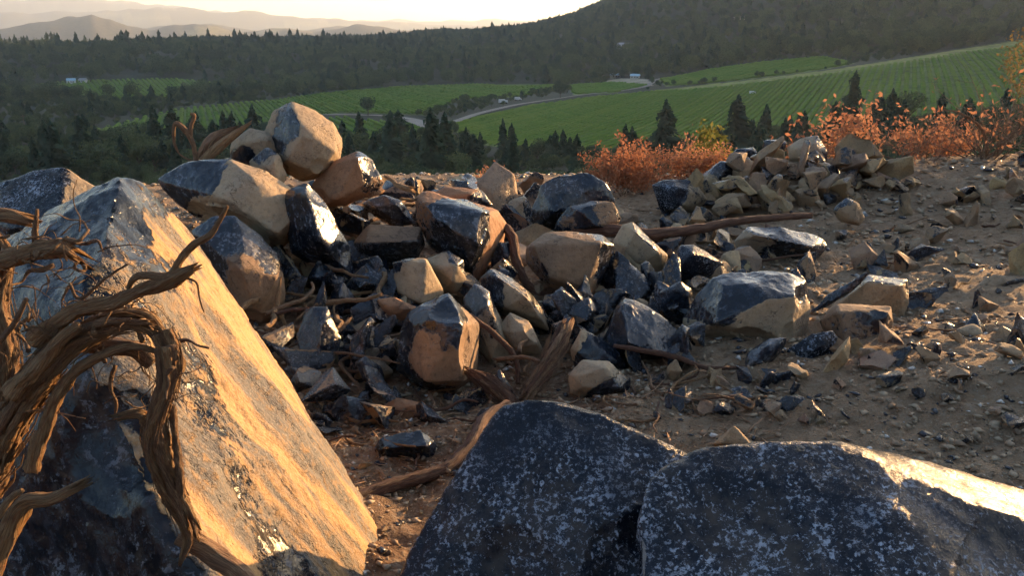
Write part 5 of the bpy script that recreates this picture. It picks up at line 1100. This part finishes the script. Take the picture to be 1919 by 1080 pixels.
# ------------------------------------------------------------------ haze
def haze():
    bm = bmesh.new(); bmesh.ops.create_cube(bm, size=1); bmesh.ops.scale(bm, vec=(31000, 31000, 820), verts=bm.verts); bmesh.ops.translate(bm, vec=(0, 0, 410-130), verts=bm.verts)
    me = bpy.data.meshes.new('haze'); bm.to_mesh(me); bm.free()
    m = bpy.data.materials.new('haze_air'); m.use_nodes = True; nt = m.node_tree; nt.nodes.clear(); out = nt.nodes.new('ShaderNodeOutputMaterial')
    v = nd(nt, 'ShaderNodeVolumePrincipled', {'Color': (.82, .91, 1.0), 'Density': 8.5e-5, 'Anisotropy': .45}); nt.links.new(v.outputs[0], out.inputs['Volume'])
    me.materials.append(m); link('haze', me, kind='stuff')
haze()

# ------------------------------------------------------------------ single out look-alikes by the landmark beside them
LMK = {'huge tan slab': (400, 700), 'perched top boulder': (565, 265), 'golden tan boulder': (470, 380), 'dark wedge boulder': (600, 430), 'blue-topped boulder': (455, 510), 'flat brown slab': (728, 460), 'tall black boulder': (865, 440),
 'five-sided block': (782, 530), 'flat-faced boulder': (1065, 495), 'glossy skyline boulder': (1075, 375), 'pointed tan rock': (1198, 470), 'black-crowned boulder': (820, 650), 'long black-nosed rock': (965, 560), 'obsidian pyramid': (1215, 625),
 'grey-tan rounded rock': (1122, 714), 'wavy obsidian boulder': (1400, 580), 'long flat black slab': (1463, 452), 'blue-grey rock': (1305, 495), 'half-buried tan block': (1620, 565), 'squared dark block': (1610, 620), 'black oval slab': (1517, 662),
 'lone black rock': (757, 846), 'blunt blue-black slab': (1000, 880), 'bottom right slab': (1560, 900), 'buried tan slab': (1770, 815), 'dark cone rock': (1818, 620), 'thin flat slab': (1860, 535), 'rounded rim-lit stone': (1590, 395), 'pale grey block': (1515, 288),
 'rounded pile rock': (1400, 328), 'half black pile rock': (1345, 335), 'long pale pile slab': (1658, 320), 'squarish pile stone': (1515, 370), 'flat pile stone': (1375, 378), 'shadowed black rock': (635, 795), 'shaggy log': (1030, 680)}
LMT = {'lone round oak': (690, 200), 'perched top boulder': (565, 265), 'forked dead twig': (345, 255), 'pale road junction': (810, 236), 'taller left conifer': (1243, 250), 'narrow right conifer': (1376, 245), 'sparse tall conifer': (1592, 190), 'blue-roofed shed': (134, 152),
 'utility pole': (47, 228), 'glossy skyline boulder': (1075, 375), 'pale yard': (1180, 152), 'huge tan slab': (230, 330), 'left-edge boulder': (100, 330), 'far right pile': (1480, 290), 'right brush': (1760, 280), 'island trucks': (955, 190), 'far oval vineyard': (280, 168)}
ORD = ['', 'second ', 'third ', 'fourth ', 'fifth ', 'sixth ', 'seventh ', 'eighth ', 'ninth ', 'tenth ', 'eleventh ', 'twelfth ', 'thirteenth ', 'fourteenth ', 'fifteenth ', 'sixteenth ', 'seventeenth ', 'eighteenth ', 'nineteenth ', 'twentieth ', 'twenty-first ', 'twenty-second ', 'twenty-third ', 'twenty-fourth ', 'twenty-fifth ']
def single_out(objs, noun, lm):
    names = list(lm); L = np.array([lm[n] for n in names], float); cells = {}
    for o in objs:
        x, y = proj(np.array([o.matrix_world.translation[:] if o.parent else o.location[:]])); x = float(x[0]); y = float(y[0])
        k = int(np.argmin(np.hypot(L[:, 0]-x, (L[:, 1]-y)*1.3))); dx, dy = x-L[k, 0], y-L[k, 1]
        w = ('right of' if dx > 0 else 'left of') if abs(dx) > abs(dy)*1.2 else ('below' if dy > 0 else 'above')
        cells.setdefault((noun(o), names[k], w), []).append((x, o))
    for (nn, lk, w), l in cells.items():
        l.sort(key=lambda t: t[0])
        for i, (x, o) in enumerate(l):
            o['label'] = f'{nn} {w} the {lk}' if len(l) == 1 else f'{ORD[min(i, 24)]}{nn} from the left, {w} the {lk}' if i else f'leftmost {nn} {w} the {lk}'
bpy.context.view_layer.update()
TOP = [o for o in bpy.data.objects if o.parent is None and o.get('group')]
ST = [o for o in TOP if o.get('category') == 'stone']
single_out(ST, lambda o: ('tan', 'patchy', 'black')[0 if '(tan)' in o['group'] else 1 if '(patchy)' in o['group'] else 2]+' stone', LMK)
single_out([o for o in TOP if o.get('category') == 'rock'], lambda o: 'rough '+o['group'].split(' rocks')[0]+' rock', LMK)
single_out([o for o in TOP if o.get('category') == 'root'], lambda o: {'weathered_root': 'pale broken root', 'reddish_root': 'reddish broken root', 'shaggy_bark': 'brown broken root'}[o.data.materials[0].name], LMK)
single_out([o for o in TOP if o.get('category') == 'tree'], lambda o: 'dark conifer' if o.name.startswith('conifer') else 'round oak', LMT)
